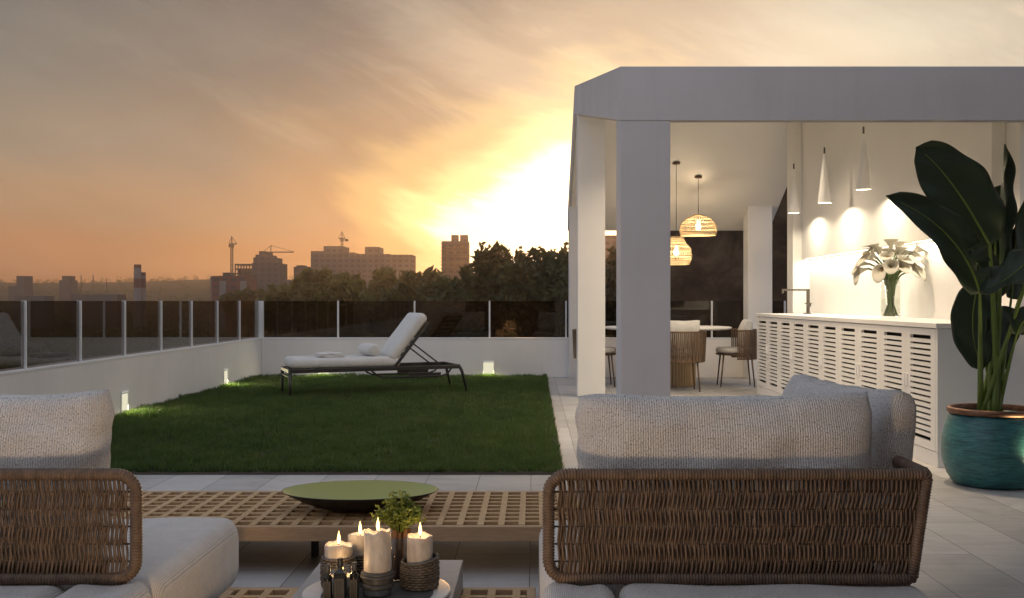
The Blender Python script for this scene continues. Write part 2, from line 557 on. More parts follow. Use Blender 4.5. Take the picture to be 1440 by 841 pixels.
# vertical colour of the dusk sky
el_n = t.math('DIVIDE', el, .62, clamp=True)
el_w = t.math('ADD', el_n, t.math('MULTIPLY', t.math('SUBTRACT', n_big, .5), .10), clamp=True)
grad = t.ramp(el_w, [(0, (.30, .135, .068)), (.06, (.40, .205, .11)), (.14, (.40, .262, .165)), (.24, (.30, .243, .185)), (.36, (.225, .205, .178)), (.47, (.172, .162, .150)), (.60, (.22, .235, .265)), (1.0, (.36, .40, .48))], 'EASE')
# side of the sky nearer the sun is warmer and brighter
sx = t.math('SUBTRACT', az, SUN_AZ)
cld = t.ramp(n_wisp, [(.36, .91), (.52, 1.0), (.68, 1.10)])
grad = t.mix(1.0, grad, cld, 'MULTIPLY')
wis = t.ramp(n_w2, [(.55, (0, 0, 0)), (.63, (.10, .08, .055)), (.74, (.36, .29, .20))])
wmask = t.math('MULTIPLY', t.ramp(el_n, [(.12, 0), (.35, 1)]), t.ramp(t.math('ADD', t.math('MULTIPLY', az, .9), .5), [(.15, .15), (.5, 1)]))
grad = t.mix(wmask, grad, t.mix(1.0, grad, wis, 'ADD'))
# the glow round the sun: an ellipse in angle, its border broken up by cloud
ex = t.math('SUBTRACT', az, math.radians(1.2))
ey = t.math('SUBTRACT', el, math.radians(4.6))
ey2 = t.math('SUBTRACT', ey, t.math('MULTIPLY', ex, .20))
r2 = t.math('ADD', t.math('POWER', t.math('ABSOLUTE', t.math('MULTIPLY', ex, .80)), 2.0), t.math('POWER', t.math('ABSOLUTE', t.math('MULTIPLY', ey2, 1.30)), 2.0))
r = t.math('SQRT', r2)
rd = t.math('ADD', r, t.math('MULTIPLY', t.math('SUBTRACT', n_wisp, .5), .16))
rd = t.math('ADD', rd, t.math('MULTIPLY', t.math('SUBTRACT', n_big, .5), .12))
rd = t.math('ADD', rd, .018)
glow = t.ramp(t.math('DIVIDE', rd, .62, clamp=True), [(.0, (3.0, 2.6, 1.9)), (.13, (2.2, 1.7, 1.0)), (.19, (.95, .72, .28)), (.26, (.52, .32, .09)), (.36, (.15, .065, .014)), (.56, (.04, .015, .003)), (1, (0, 0, 0))], 'EASE')
front = t.ramp(t.math('MULTIPLY_ADD', dy, .5, .5), [(.42, 0), (.62, 1)])
col = t.mix(1.0, grad, glow, 'ADD')
# paler gold high on the right
hx = t.math('SUBTRACT', az, math.radians(18)); hy = t.math('SUBTRACT', el, math.radians(13.5))
hr = t.math('SQRT', t.math('ADD', t.math('POWER', t.math('ABSOLUTE', t.math('MULTIPLY', hx, .55)), 2.0), t.math('POWER', t.math('ABSOLUTE', t.math('MULTIPLY', hy, 1.6)), 2.0)))
hr = t.math('ADD', hr, t.math('MULTIPLY', t.math('SUBTRACT', n_w2, .5), .22))
gold = t.ramp(t.math('DIVIDE', hr, .30, clamp=True), [(0, (.62, .55, .40)), (.45, (.36, .29, .20)), (1, (0, 0, 0))], 'EASE')
col = t.mix(1.0, col, gold, 'ADD')
back = t.ramp(el_n, [(0, (.73, .71, .775)), (.3, (.69, .71, .82)), (1, (.60, .655, .78))])
col = t.mix(front, back, col)
sky = t.n.new('ShaderNodeTexSky'); sky.sky_type = 'NISHITA'; sky.sun_disc = False
sky.sun_elevation = SUN_EL; sky.sun_rotation = SUN_AZ; sky.air_density = 1.5; sky.dust_density = 3
bg2 = t.node('ShaderNodeBackground'); t.link(sky.outputs[0], bg2.inputs['Color']); bg2.inputs['Strength'].default_value = .006
t.link(col, bg.inputs['Color']); bg.inputs['Strength'].default_value = 1.0
addw = t.n.new('ShaderNodeAddShader'); t.link(bg.outputs[0], addw.inputs[0]); t.link(bg2.outputs[0], addw.inputs[1]); t.link(addw.outputs[0], wout.inputs['Surface'])


def lamp(name, kind, loc, energy, color, parent=None, **kw):
    l = bpy.data.lights.new(name, kind); l.energy = energy; l.color = color
    rot = kw.pop('rot', None)
    for k, v in kw.items(): setattr(l, k, v)
    o = bpy.data.objects.new(name, l); COL.objects.link(o)
    o.location = loc
    if rot: o.rotation_euler = rot
    if parent is not None:
        p = parent; off = Vector((0, 0, 0))
        while p is not None: off += p.location; p = p.parent
        o.parent = parent; o.location = Vector(loc) - off
    return o

WARM = (1, .72, .42)

# ------------------------------------------------------------------ setting: terrace floor, lawn, terrain
def sheet(x0, x1, y0, y1, z, nx=1, ny=1):
    b = MB(); vs = []; fs = []
    for j in range(ny + 1):
        for i in range(nx + 1):
            vs.append((x0 + (x1 - x0) * i / nx, y0 + (y1 - y0) * j / ny, z))
    for j in range(ny):
        for i in range(nx):
            a = j * (nx + 1) + i
            fs.append((a, a + 1, a + nx + 2, a + nx + 1))
    return b.add(vs, fs)

LX0, LX1, LY0, LY1 = -3.93, .19, 6.54, 14.9
b = MB().box(-4.13, 6.2, -5, 15.12, -.4, 0)
floor = mk('terrace_floor', b, M['tile']); tag(floor, kind='structure')
b = MB().box(LX0 + .002, LX1, LY0, LY1 - .002, .001, .016)
tag(mk('lawn_bed', b, M['soil']), kind='structure')
b = MB().bar((LX1 + .006, LY0 - .01, .008), (LX1 + .006, LY1 - .003, .008), .008, .016).bar((LX0 + .003, LY0 - .006, .008), (LX1 + .002, LY0 - .006, .008), .008, .016)
tag(mk('lawn_edging', b, M['steel']), kind='structure')
# grass: separate blades, denser near the viewer
NT_ = 26000; PER = 11; N = NT_ * PER
u = rng.random(NT_); ty = LY0 + .004 + (LY1 - LY0 - .03) * u ** 1.2
tx = LX0 + .01 + (LX1 - LX0 - .02) * rng.random(NT_)
th = (.028 + .022 * rng.random(NT_)) * (1 + .30 * np.sin(tx * 4.1 + ty * 1.7) * np.sin(ty * 3.1 - tx * 2.2) + .18 * np.sin(tx * 13 + 3 * np.sin(ty * 5)))
sp = .016
yy = np.clip(np.repeat(ty, PER) + rng.normal(0, sp, N), LY0 + .002, LY1 - .01)
xx = np.clip(np.repeat(tx, PER) + rng.normal(0, sp, N), LX0 + .006, LX1 - .003)
hgt = np.repeat(th, PER) * rng.uniform(.6, 1.25, N)
ang = rng.random(N) * 2 * PI
la = np.repeat(rng.random(NT_) * 2 * PI, PER) + rng.normal(0, 1.0, N); lean = hgt * rng.uniform(.1, .75, N)
wd = .0021 + .0022 * rng.random(N) + .0016 * (yy - LY0) / 8
V = np.empty((N, 3, 3), np.float32)
V[:, 0] = np.stack([xx - wd * np.cos(ang), yy - wd * np.sin(ang), np.full(N, .014)], 1)
V[:, 1] = np.stack([xx + wd * np.cos(ang), yy + wd * np.sin(ang), np.full(N, .014)], 1)
V[:, 2] = np.stack([xx + lean * np.cos(la), yy + lean * np.sin(la), .016 + hgt], 1)
np.clip(V[:, :, 0], LX0 + .002, None, out=V[:, :, 0])
def np_mesh(name, V, k, material):
    n = V.shape[0]
    me = bpy.data.meshes.new(name)
    me.vertices.add(n * k); me.vertices.foreach_set('co', V.reshape(-1).astype(np.float32))
    me.loops.add(n * k); me.loops.foreach_set('vertex_index', np.arange(n * k, dtype=np.int32))
    me.polygons.add(n); me.polygons.foreach_set('loop_start', np.arange(0, n * k, k, dtype=np.int32))
    me.materials.append(material); me.update(); me.validate()
    return me
go = bpy.data.objects.new('lawn_grass', np_mesh('lawn_grass', V, 3, M['grass'])); COL.objects.link(go)
tag(go, 'dense short green lawn grass between the parapet and the pavilion', 'grass', kind='stuff')

# terrain: falls away below the terrace, rises to low hills far off
def tz(x, y):
    d = math.hypot(x, y)
    z = -13.0 + 3.0 * mnoise.noise(Vector((x * .006, y * .006, 0)))
    hill = max(0.0, min(1.0, (d - 480) / 620))
    ridge = 22 + 8 * mnoise.noise(Vector((x * .0012 + 3, y * .0012, 1.7))) + 4 * mnoise.noise(Vector((x * .007, y * .007, 5)))
    return z + hill * hill * (ridge + 13)
b = MB(); vs = []; fs = []
rad = [0, 18, 30, 45, 60, 80, 105, 140, 180, 230, 290, 360, 450, 560, 700, 860, 960, 1050, 1150, 1250, 1350, 1450]
NA = 180
for rr in rad:
    for k in range(NA):
        a = 2 * PI * k / NA
        x, y = rr * math.sin(a), rr * math.cos(a)
        z = tz(x, y)
        if rr > 1150: z = tz(x * 1150 / rr, y * 1150 / rr) - (rr - 1150) * .045
        vs.append((x, y, z))
for i in range(len(rad) - 1):
    for k in range(NA):
        l = (k + 1) % NA
        fs.append((i * NA + k, i * NA + l, (i + 1) * NA + l, (i + 1) * NA + k))
b.add(vs, fs)
tag(mk('terrain', b, M['terrain'], smooth=True), kind='structure')

# ------------------------------------------------------------------ parapets and glass railings
PH = .57
def wall_thing(name, label, cat, build, loc, coping=None):
    r = thing(name, label, cat, loc)
    mk('wall_body', build, M['parapet'], r, bevel=.004)
    if coping: mk('coping', coping, M['coping'], r, bevel=.003)
    return r
wall_thing('parapet_wall', 'long white rendered parapet wall running along the left side of the lawn', 'wall',
           MB().box(-4.13, -3.93, -4.9, 15.1, .001, PH - .02), (-4.03, 5, 0), MB().box(-4.135, -3.926, -4.9, 15.104, PH - .02, PH))
wall_thing('parapet_wall', 'white rendered parapet wall across the far end behind the sun lounger', 'wall',
           MB().box(-3.928, 3.88, 14.9, 15.1, .001, PH - .02), (0, 15, 0), MB().box(-3.924, 3.885, 14.896, 15.104, PH - .02, PH))

GT = EYE + .004
rail = thing('glass_railing', 'smoked glass railing with thin white posts on the left parapet', 'railing', (-3.985, 6, PH))
ys = [14.93 - .982 * k for k in range(0, 19)]
for k, y in enumerate(ys):
    w = .018
    mk('post', MB().box(-4.0, -3.96, y - w / 2, y + w / 2, PH, GT), M['white_metal'], rail, bevel=.002)
    if k:
        mk('pane', MB().box(-3.984, -3.976, y + .011, ys[k - 1] - .011, PH + .004, GT - .002), M['tint_glass'], rail)
rail = thing('glass_railing', 'smoked glass railing with thin white posts on the far parapet', 'railing', (0, 14.97, PH))
xs = [-3.94] + [PX(p, 14.97) for p in (475.5, 583, 688.5, 796)] + [1.53, 2.59, 3.65]
for k, x in enumerate(xs):
    w = .021 if k else .05
    mk('post', MB().box(x - w / 2, x + w / 2, 14.95, 14.99, PH, GT), M['white_metal'], rail, bevel=.002)
    if k:
        mk('pane', MB().box(xs[k - 1] + (.03 if k == 1 else .017), x - .017, 14.966, 14.974, PH + .004, GT - .002), M['tint_glass'], rail)

# recessed wall lights
def step_light(label, loc, face, watts):
    """face: '+x' for the left wall, '-y' for the far wall"""
    r = thing('wall_light', label, 'light', loc, {'+x': 0, '-y': -PI / 2}[face], 'recessed wall lights along the lawn')
    w, h = .15, .20
    fr = MB()
    fr.box(0, .012, -w / 2 - .012, -w / 2, 0, h + .012).box(0, .012, w / 2, w / 2 + .012, 0, h + .012).box(0, .012, -w / 2, w / 2, h, h + .012)
    mk('frame', fr, M['white_metal'], r, local=True, bevel=.002)
    mk('lens', MB().box(.001, .006, -w / 2 + .001, w / 2 - .001, .02, h - .001), M['lens'], r, local=True)
    mk('hood', MB().box(.008, .03, -w / 2, w / 2, h - .014, h - .004), M['white_metal'], r, local=True)
    l = lamp('step_lamp', 'AREA', (0, 0, 0), watts, (1, .88, .50), None, shape='RECTANGLE', size=.13, size_y=.12)
    l.parent = r; l.location = (.035, 0, .11); l.rotation_euler = (0, -PI / 2 + .55, 0)
    return r
step_light('lit recessed wall light nearest the sofas on the left parapet', (-3.93, 9.9, .03), '+x', 4)
step_light('lit recessed wall light on the left parapet near the far corner', (-3.93, 13.15, .03), '+x', 4)
step_light('lit recessed wall light on the far parapet right of the lounger', (PX(687, 14.9), 14.9, .03), '-y', 4)
step_light('recessed wall light hidden behind the sun lounger, its glow on the grass', (PX(455, 14.9), 14.9, .03), '-y', 4)

# ------------------------------------------------------------------ pavilion
RX0, RX1, RYF, RYR, RYB = .504, 3.47, 5.99, 12.6, 15.2
HF, HR, HB, TH = EYE + 1.049, EYE + 2.285, EYE + 1.038, .315
def under(y):
    return HF + (HR - HF) * (y - RYF) / (RYR - RYF) if y < RYR else HR + (HB - HR) * (y - RYR) / (RYB - RYR)
pav = thing('pavilion', 'white open pavilion with a gabled slab roof on square columns', 'pavilion', (2, 10, 0))
poly = [(RYF, HF), (RYF, HF + TH), (RYR, HR + TH + .03), (RYB, HB + TH - .05), (RYB, HB), (RYR, HR)]
mk('roof', MB().prism(poly, 'x', RX0, RX1), M['plaster'], pav, bevel=.004)
e_ = .0006; c_ = .012
cp = [(RYF + .03, under(RYF + .03) - e_), (RYF + .03, under(RYF + .03) - c_), (RYR, HR - c_), (RYB - .03, under(RYB - .03) - c_), (RYB - .03, under(RYB - .03) - e_), (RYR, HR - e_)]
mk('ceiling', MB().prism(cp, 'x', RX0 + .03, RX1 - .008), M['plaster_in'], pav)
def column(x0, x1, y0, y1, m=None):
    bb = MB(); e = .0005
    bb.add([(x0, y0, .001), (x1, y0, .001), (x1, y1, .001), (x0, y1, .001), (x0, y0, under(y0) - e), (x1, y0, under(y0) - e), (x1, y1, under(y1) - e), (x0, y1, under(y1) - e)],
           [(0, 3, 2, 1), (4, 5, 6, 7), (0, 1, 5, 4), (1, 2, 6, 5), (2, 3, 7, 6), (3, 0, 4, 7)])
    mk('column', bb, m or M['plaster'], pav, bevel=.004)
column(RX0 + .003, .797, RYF + .003, 6.30)
column(RX0 + .003, .822, 11.8, 12.11, M['plaster_in'])
column(RX0 + .003, .82, 14.56, 14.88)
column(3.03, 3.37, 14.54, 14.88, M['plaster_in'])
column(3.096, 3.30, 12.3, 12.58, M['plaster_in'])
def yz_wall(name, x0, x1, y0, y1, z0, material, e=.0008):
    ks = [y0] + ([RYR] if y0 < RYR < y1 else []) + [y1]
    poly = [(y, under(y) - e) for y in ks] + [(y1, z0), (y0, z0)]
    return mk(name, MB().prism(poly, 'x', x0, x1), material, pav, bevel=.002)
yz_wall('side_wall', 3.302, 3.468, 7.0, 12.6, .001, M['plaster_in'])
yz_wall('upper_panel', 3.2, 3.3, 7.2, 12.297, 1.604, M['plaster_in'])
mk('led_strip', MB().box(3.245, 3.262, 7.3, 12.25, 1.597, 1.603), M['led'], pav)
lamp('strip_lamp', 'AREA', (3.255, 10.2, 1.592), 17, (1, .89, .70), pav, shape='RECTANGLE', size=.02, size_y=4.2)

for x, y in ((1.25, 8.2), (2.45, 6.75), (2.1, 8.4), (1.25, 10.8), (2.1, 10.4)):  # ceiling lamps added out of view to brighten the pavilion's inside
    zc = under(y) - .0125
    d = mk('added_downlight', MB().lathe([(.045, -.0015), (.045, .004)], 24, (x, y, zc)), M['white_metal'], pav)
    mk('lamp_face', MB().lathe([(0, -.0025), (.034, -.0025), (.034, -.0016)], 20, (x, y, zc)), M['lampface'], d)
    lamp('added_downlight_lamp', 'SPOT', (x, y, zc - .012), 105, (1, .79, .55), pav, spot_size=math.radians(140), spot_blend=.8, shadow_soft_size=.05)

# ------------------------------------------------------------------ kitchen counter
ct = thing('kitchen_counter', 'long white outdoor kitchen counter with louvered doors along the pavilion wall', 'counter', (3, 9.5, 0))
CX, CY0, CY1, CZ = 2.66, 6.79, 12.28, .955
NB = 10; pitch = (CY1 - CY0 - .06) / NB
mk('worktop', MB().box(CX - .012, 3.299, CY0 - .012, CY1 + .005, CZ - .035, CZ), M['counter'], ct, bevel=.003)
mk('end_panel', MB().box(CX + .001, 3.299, CY0, CY0 + .03, .10, CZ - .036), M['cupboard'], ct, bevel=.002)
mk('end_panel', MB().box(CX + .001, 3.299, CY1 - .03, CY1, .10, CZ - .036), M['cupboard'], ct, bevel=.002)
mk('plinth', MB().box(CX + .004, 3.299, CY0 + .004, CY1 - .004, .001, .099), M['cupboard'], ct)
mk('carcass', MB().box(CX + .06, 3.29, CY0 + .032, CY1 - .032, .101, CZ - .037), M['cavity_shade'], ct)  # solid fill, coloured dark for the shade behind the door slots
door0 = None
z0, z1 = .104, CZ - .04
for i in range(NB):
    ya = CY0 + .03 + i * pitch
    if door0 is None:
        d = MB(); g = .0015; st = .085; nS = 18
        d.box(0, .022, g, st, z0, z1).box(0, .022, pitch - st, pitch - g, z0, z1)
        zz0, zz1 = z0 + .055, z1 - .045
        d.box(.0004, .0216, st, pitch - st, z0, zz0).box(.0004, .0216, st, pitch - st, zz1, z1)
        p = (zz1 - zz0) / nS
        for k in range(nS - 1):
            zc = zz0 + (k + 1) * p
            d.box(.0008, .0212, st, pitch - st, zc - p * .32, zc + p * .32)
        door0 = mesh('door', d, M['cupboard'])
    o = bpy.data.objects.new('door', door0); COL.objects.link(o); o.parent = ct
    o.location = Vector((CX, ya, 0)) - ct.location
    hy = pitch - .03 if i % 2 == 0 else .03
    hb = MB().box(-.014, -.001, hy - .012, hy + .012, .50, .59)
    h = mk('handle', hb, M['white_metal'], o, local=True, bevel=.003)

# sink faucet
fx, fy = 3.13, 11.75
fa = thing('kitchen_faucet', 'tall squared steel faucet at the far end of the counter', 'faucet', (fx, fy, CZ))
mk('body', MB().box(fx - .016, fx + .016, fy - .016, fy + .016, CZ, CZ + .285), M['steel'], fa, bevel=.003)
mk('base_plate', MB().box(fx - .05, fx + .03, fy - .03, fy + .03, CZ, CZ + .012), M['steel'], fa, bevel=.003)
mk('spout', MB().box(fx - .30, fx - .017, fy - .012, fy + .012, CZ + .262, CZ + .284).box(fx - .30, fx - .276, fy - .012, fy + .012, CZ + .235, CZ + .262), M['steel'], fa, bevel=.003)
mk('lever', MB().tube([(fx, fy - .017, CZ + .1), (fx, fy - .055, CZ + .1)], .022, 14).box(fx - .05, fx + .03, fy - .05, fy - .04, CZ + .112, CZ + .124), M['steel'], fa, smooth=False)

# cone pendants
cone_labels = ['slender white cone pendant hanging over the faucet, smallest of three in view',
               'slender white cone pendant in the middle of the row over the counter',
               'slender white cone pendant nearest the large potted plant']
for lb, y in zip(cone_labels, (11.6, 10.38, 9.15)):
    x, z = 2.93, 2.09
    r = thing('cone_pendant', lb, 'pendant lamp', (x, y, z), 0, 'white cone pendants over the counter')
    mk('shade', MB().lathe([(.063, 0), (.0655, 0.002), (.012, .49), (.008, .495), (.004, .49), (.058, .004), (.063, 0)], 40, (x, y, z), cap=False), M['white_metal'], r, auto=50)
    mk('socket', MB().lathe([(.009, .496), (.009, .55), (.004, .56)], 14, (x, y, z)), M['steel'], r, auto=40)
    mk('cord', MB().tube([(x, y, z + .56), (x, y, under(y) - .03)], .0028, 6), M['rope_white'], r)
    mk('ceiling_rose', MB().lathe([(.03, -.018), (.03, 0)], 20, (x, y, under(y) - .014)), M['white_metal'], r)
    mk('bulb', MB().lathe([(0, .03), (.016, .035), (.022, .055), (.016, .08), (0, .09)], 16, (x, y, z)), M['bulb'], r, smooth=True)
    lamp('cone_lamp', 'SPOT', (x, y, z - .002), 20, (1, .86, .62), r, spot_size=math.radians(165), spot_blend=.25, shadow_soft_size=.035)

# rattan pendants over the dining table
def rattan(label, x, y, ztop, zbot, prof, rose_z):
    r = thing('rattan_pendant', label, 'pendant lamp', (x, y, zbot), 0, 'rattan pendants over the dining table')
    mk('ceiling_rose', MB().lathe([(.05, -.02), (.052, 0)], 24, (x, y, rose_z)), M['brown_metal'], r)
    mk('cord', MB().tube([(x, y, rose_z - .015), (x, y, zbot + (ztop - zbot) * .55)], .004, 6), M['dark_metal'], r)
    sh = MB(); n = 34; H = ztop - zbot
    rings = 13
    def R(s):
        for (s0, r0), (s1, r1) in zip(prof, prof[1:]):
            if s0 <= s <= s1:
                q = (s - s0) / (s1 - s0); q = q * q * (3 - 2 * q) * .5 + q * .5
                return r0 + (r1 - r0) * q
        return prof[-1][1]
    for k in range(n):
        for sg in (1, -1):
            pts = [(x + R(i / 16) * math.cos(2 * PI * k / n + sg * 1.1 * i / 16), y + R(i / 16) * math.sin(2 * PI * k / n + sg * 1.1 * i / 16), zbot + H * i / 16) for i in range(17)]
            sh.tube(pts, .0030, 4)
    for s in (.0, .04, .08, .12, .3, .5, .68, .82, .9, .96, 1.0):
        pts = [(x + (R(s) + .003) * math.cos(2 * PI * k / 40), y + (R(s) + .003) * math.sin(2 * PI * k / 40), zbot + H * s) for k in range(40)]
        sh.tube(pts, .0045, 5, closed=True)
    mk('shade', sh, M['rattan'], r, smooth=True)
    mk('bulb', MB().lathe([(0, -.06), (.03, -.045), (.04, -.01), (.03, .03), (.014, .06), (.014, .09)], 18, (x, y, zbot + H * .45)), M['bulb'], r, smooth=True)
    lamp('rattan_lamp', 'POINT', (x, y, zbot + H * .42), 15, (1, .75, .46), r, shadow_soft_size=.05)
y1 = 13.85
rattan('round golden rattan pendant, higher of two, hanging right over the table', PX(982, y1), y1, PZ(302, y1), PZ(331, y1), [(0, .232), (.2, .248), (.5, .235), (.8, .17), (1, .05)], under(y1) - .0125)
y2 = 13.55
rattan('bottle shaped golden rattan pendant, lower of two, half hidden by the front column', PX(951, y2), y2, PZ(333, y2), PZ(372, y2), [(0, .17), (.25, .205), (.55, .195), (.8, .12), (1, .085)], under(y2) - .0125)

# ------------------------------------------------------------------ dining table and chairs
TX, TY = 1.75, 13.45
dt = thing('dining_table', 'round white dining table on a ribbed wooden drum', 'table', (TX, TY, 0))
mk('tabletop', MB().lathe([(.80, .735), (.825, .75), (.825, .762), (.815, .768)], 72, (TX, TY, 0)), M['counter'], dt, auto=40)
rb = MB()
rb.lathe([(.345, .001), (.345, .734)], 48, (TX, TY, 0))
for k in range(56):
    a = 2 * PI * k / 56
    rb.tube([(TX + .35 * math.cos(a), TY + .35 * math.sin(a), .012), (TX + .35 * math.cos(a), TY + .35 * math.sin(a), .733)], .0165, 6)
mk('drum_base', rb, M['oak_rib'], dt, smooth=False)

def make_chair(label, loc, rz):
    """faces local +y; woven strap shell behind"""
    r = thing('dining_chair', label, 'chair', loc, rz, 'woven dining chairs round the table')
    mk('seat', MB().lathe([(.0, .405), (.25, .405), (.262, .412), (.262, .425), (.25, .43)], 36, (0, 0, 0), 1, .98), M['brown_metal'], r, local=True, auto=40)
    mk('seat_cushion', MB().lathe([(.235, .431), (.258, .445), (.262, .475), (.245, .50), (.0, .508)], 36, (0, 0, 0), 1, .98), M['white_fabric'], r, local=True, smooth=True)
    a0, a1 = math.radians(176), math.radians(364)   # arc through the back (-y)
    def pt(a, z, rr=.31): return (rr * math.cos(a), rr * math.sin(a) * .96 + .0, z)
    n = 44
    mk('top_rail', MB().tube([pt(a0 + (a1 - a0) * i / 30, .725, .318) for i in range(31)], .011, 8), M['brown_metal'], r, local=True, smooth=True)
    mk('bottom_rail', MB().tube([pt(a0 + (a1 - a0) * i / 30, .365, .30) for i in range(31)], .010, 8), M['brown_metal'], r, local=True, smooth=True)
    sh = MB()
    for k in range(n):
        a = a0 + (a1 - a0) * (k + .5) / n
        w = (a1 - a0) / n * (.74 if k % 3 else .60)
        jit = random.uniform(-.006, .006)
        vs = []
        for rr in (.298, .306):
            for (aa, z, q) in ((a - w / 2, .362, 0), (a + w / 2, .362, 0), (a + w / 2 + jit, .728, .018), (a - w / 2 + jit, .728, .018)):
                vs.append(pt(aa, z, rr + q + (.004 if k % 2 else 0)))
        sh.add(vs, [(0, 1, 2, 3), (7, 6, 5, 4), (0, 4, 5, 1), (1, 5, 6, 2), (2, 6, 7, 3), (3, 7, 4, 0)])
    mk('woven_back', sh, M['wood_slat'], r, local=True)
    for sx, sy in ((-1, -1), (1, -1), (1, 1), (-1, 1)):
        mk('leg', MB().tube([(sx * .185, sy * .175, .415), (sx * .215, sy * .215, .0)], [.012, .008], 10), M['brown_metal'], r, local=True, smooth=True)
    return r
ch = make_chair('woven strap dining chair with its back to the lawn, beside the front column', (1.80, 12.68, 0), 0)
chs = [(('woven strap dining chair facing left between table and counter'), (2.62, 13.35, 0), math.radians(86)),
       (('woven strap dining chair facing right, glimpsed between the two left columns'), (.82, 13.4, 0), math.radians(-88)),
       (('woven strap dining chair on the far side of the table, only its pillow showing'), (1.62, 14.22, 0), math.radians(176))]
chairs = [ch]
for lb, loc, rz in chs:
    c = copy_tree(ch); c.location = loc; c.rotation_euler = (0, 0, rz); c['label'] = lb; chairs.append(c)


def pillow_mb(w, h, tk, seed=0, nx=40, nz=24, wr=.012, sag=0.0, corner=.04, puff=.42, crown=0.0):
    """cushion standing in the local xz plane (base on z=0), thickness along y"""
    bb = MB(); vs = []; fs = []
    def P(i, j, s):
        u = -1 + 2 * i / nx; v = -1 + 2 * j / nz
        uu = math.sin(u * PI / 2) ; vv = math.sin(v * PI / 2)
        uu = .5 * u + .5 * uu; vv = .5 * v + .5 * vv
        ox = 1 - corner * (1 - vv * vv) ; oz = 1 - corner * 1.2 * (1 - uu * uu)
        # rounded corners
        k = max(0, abs(uu) - .86) / .14; kk = max(0, abs(vv) - .80) / .20
        rc = 1 - .022 * (k * kk)
        th = (max(0, 1 - abs(uu) ** 5) * max(0, 1 - abs(vv) ** 3.5)) ** puff
        n = mnoise.noise(Vector((uu * 2.2 + seed, vv * 2.0, s * 1.0 + seed)))
        n2 = mnoise.noise(Vector((uu * 6 + seed * 2, vv * 5, s * 3.0)))
        edge = 1 - th
        x = uu * w / 2 * ox * rc + n2 * wr * .6 * edge
        z = h / 2 + vv * h / 2 * oz * rc - sag * (1 - uu * uu) * max(0, vv) + n * wr * .8 * max(0, vv) + crown * uu * max(0, vv)
        y = s * (th * tk / 2 + (n * wr + n2 * wr * .45) * th)
        return (x, y, z)
    idx = {}
    for s in (-1, 1):
        for j in range(nz + 1):
            for i in range(nx + 1):
                bdry = i in (0, nx) or j in (0, nz)
                key = (i, j, 0 if bdry else s)
                if key in idx: continue
                p = P(i, j, s)
                if bdry: p = (p[0], 0, p[2])
                idx[key] = len(vs); vs.append(p)
    for s in (-1, 1):
        for j in range(nz):
            for i in range(nx):
                q = []
                for (a, c) in ((i, j), (i + 1, j), (i + 1, j + 1), (i, j + 1)):
                    bdry = a in (0, nx) or c in (0, nz)
                    q.append(idx[(a, c, 0 if bdry else s)])
                fs.append(tuple(q if s < 0 else q[::-1]))
    return bb.add(vs, fs)


def pillow(name, label, loc, rz, tilt, w, h, tk, material, seed, cat='cushion', group=None, **kw):
    o = mk(name, pillow_mb(w, h, tk, seed, **kw), material, None, smooth=True, local=True, loc=loc)
    ul = o.data.uv_layers.new(name='UVMap'); vt = o.data.vertices
    for pg in o.data.polygons:                      # cloth runs round the edge: add the depth to the width
        for li in pg.loop_indices:
            c = vt[o.data.loops[li].vertex_index].co
            sg = -1 if c.x < 0 else 1
            ul.data[li].uv = (c.x + sg * min(1, abs(c.x) / (w * .5)) ** 6 * (tk * .5 - abs(c.y)) * .8 + (3 if pg.normal.y > 0 else 0), c.z)
    o.rotation_euler = (tilt, 0, rz)
    return tag(o, label, cat, group)
G_P = 'white pillows on the dining chairs'
plab = ['white pillow on the dining chair beside the front column', 'white pillow on the dining chair between table and counter',
        'white pillow on the dining chair glimpsed between left columns', 'white pillow on the far dining chair behind the table']
for i, c in enumerate(chairs):
    a = c.rotation_euler[2]
    p = Vector(c.location) + Matrix.Rotation(a, 3, 'Z') @ Vector((.0, -.09, .505))
    pillow('pillow', plab[i], p, a, math.radians(9), .46, .37, .14, M['white_fabric'], 20 + i, 'pillow', G_P, nx=20, nz=14)

# ------------------------------------------------------------------ sun lounger on the lawn
A = Vector((-2.71, 11.49)); B = Vector((-.815, 12.22)); dirv = (B - A).normalized()
rzl = math.atan2(dirv.y, dirv.x); LL = (B - A).length; LW = .66
lg = thing('sun_lounger', 'dark framed sun lounger with off white mattress and raised back on the lawn', 'sun lounger', (A.x, A.y, .015), rzl)
fz = .30
fr = MB()
fr.bar((-.01, 0, fz), (LL - .06, 0, fz + .012), .035, .045).bar((-.01, LW, fz), (LL - .06, LW, fz + .012), .035, .045)
fr.bar((0, .018, fz), (0, LW - .018, fz), .035, .045).bar((LL - .06, .018, fz + .012), (LL - .06, LW - .018, fz + .012), .035, .045)
fr.bar((0, .02, fz - .07), (0, LW - .02, fz - .07), .018, .016)
mk('frame', fr, M['dark_metal'], lg, local=True, bevel=.006)
for y in (0, LW):
    mk('leg', MB().tube([(0, y, fz - .02), (0, y, .0)], [.019, .013], 10), M['dark_metal'], lg, local=True, smooth=True)
    mk('leg', MB().tube([(LL - .06, y, fz + .01), (LL - .03, y, fz - .05), (LL + .03, y, .0)], [.02, .019, .013], 10), M['dark_metal'], lg, local=True, smooth=True)
sl = MB()
for k in range(14):
    x = .06 + k * .085
    sl.bar((x, .018, fz + .012), (x, LW - .018, fz + .012), .05, .012)
mk('slat_deck', sl, M['dark_metal'], lg, local=True)
hx = 1.20; bl = .625; ba = math.radians(52)
def bp(s, y, off=0): return (hx + s * math.cos(ba) - off * math.sin(ba), y, fz + .03 + s * math.sin(ba) + off * math.cos(ba))
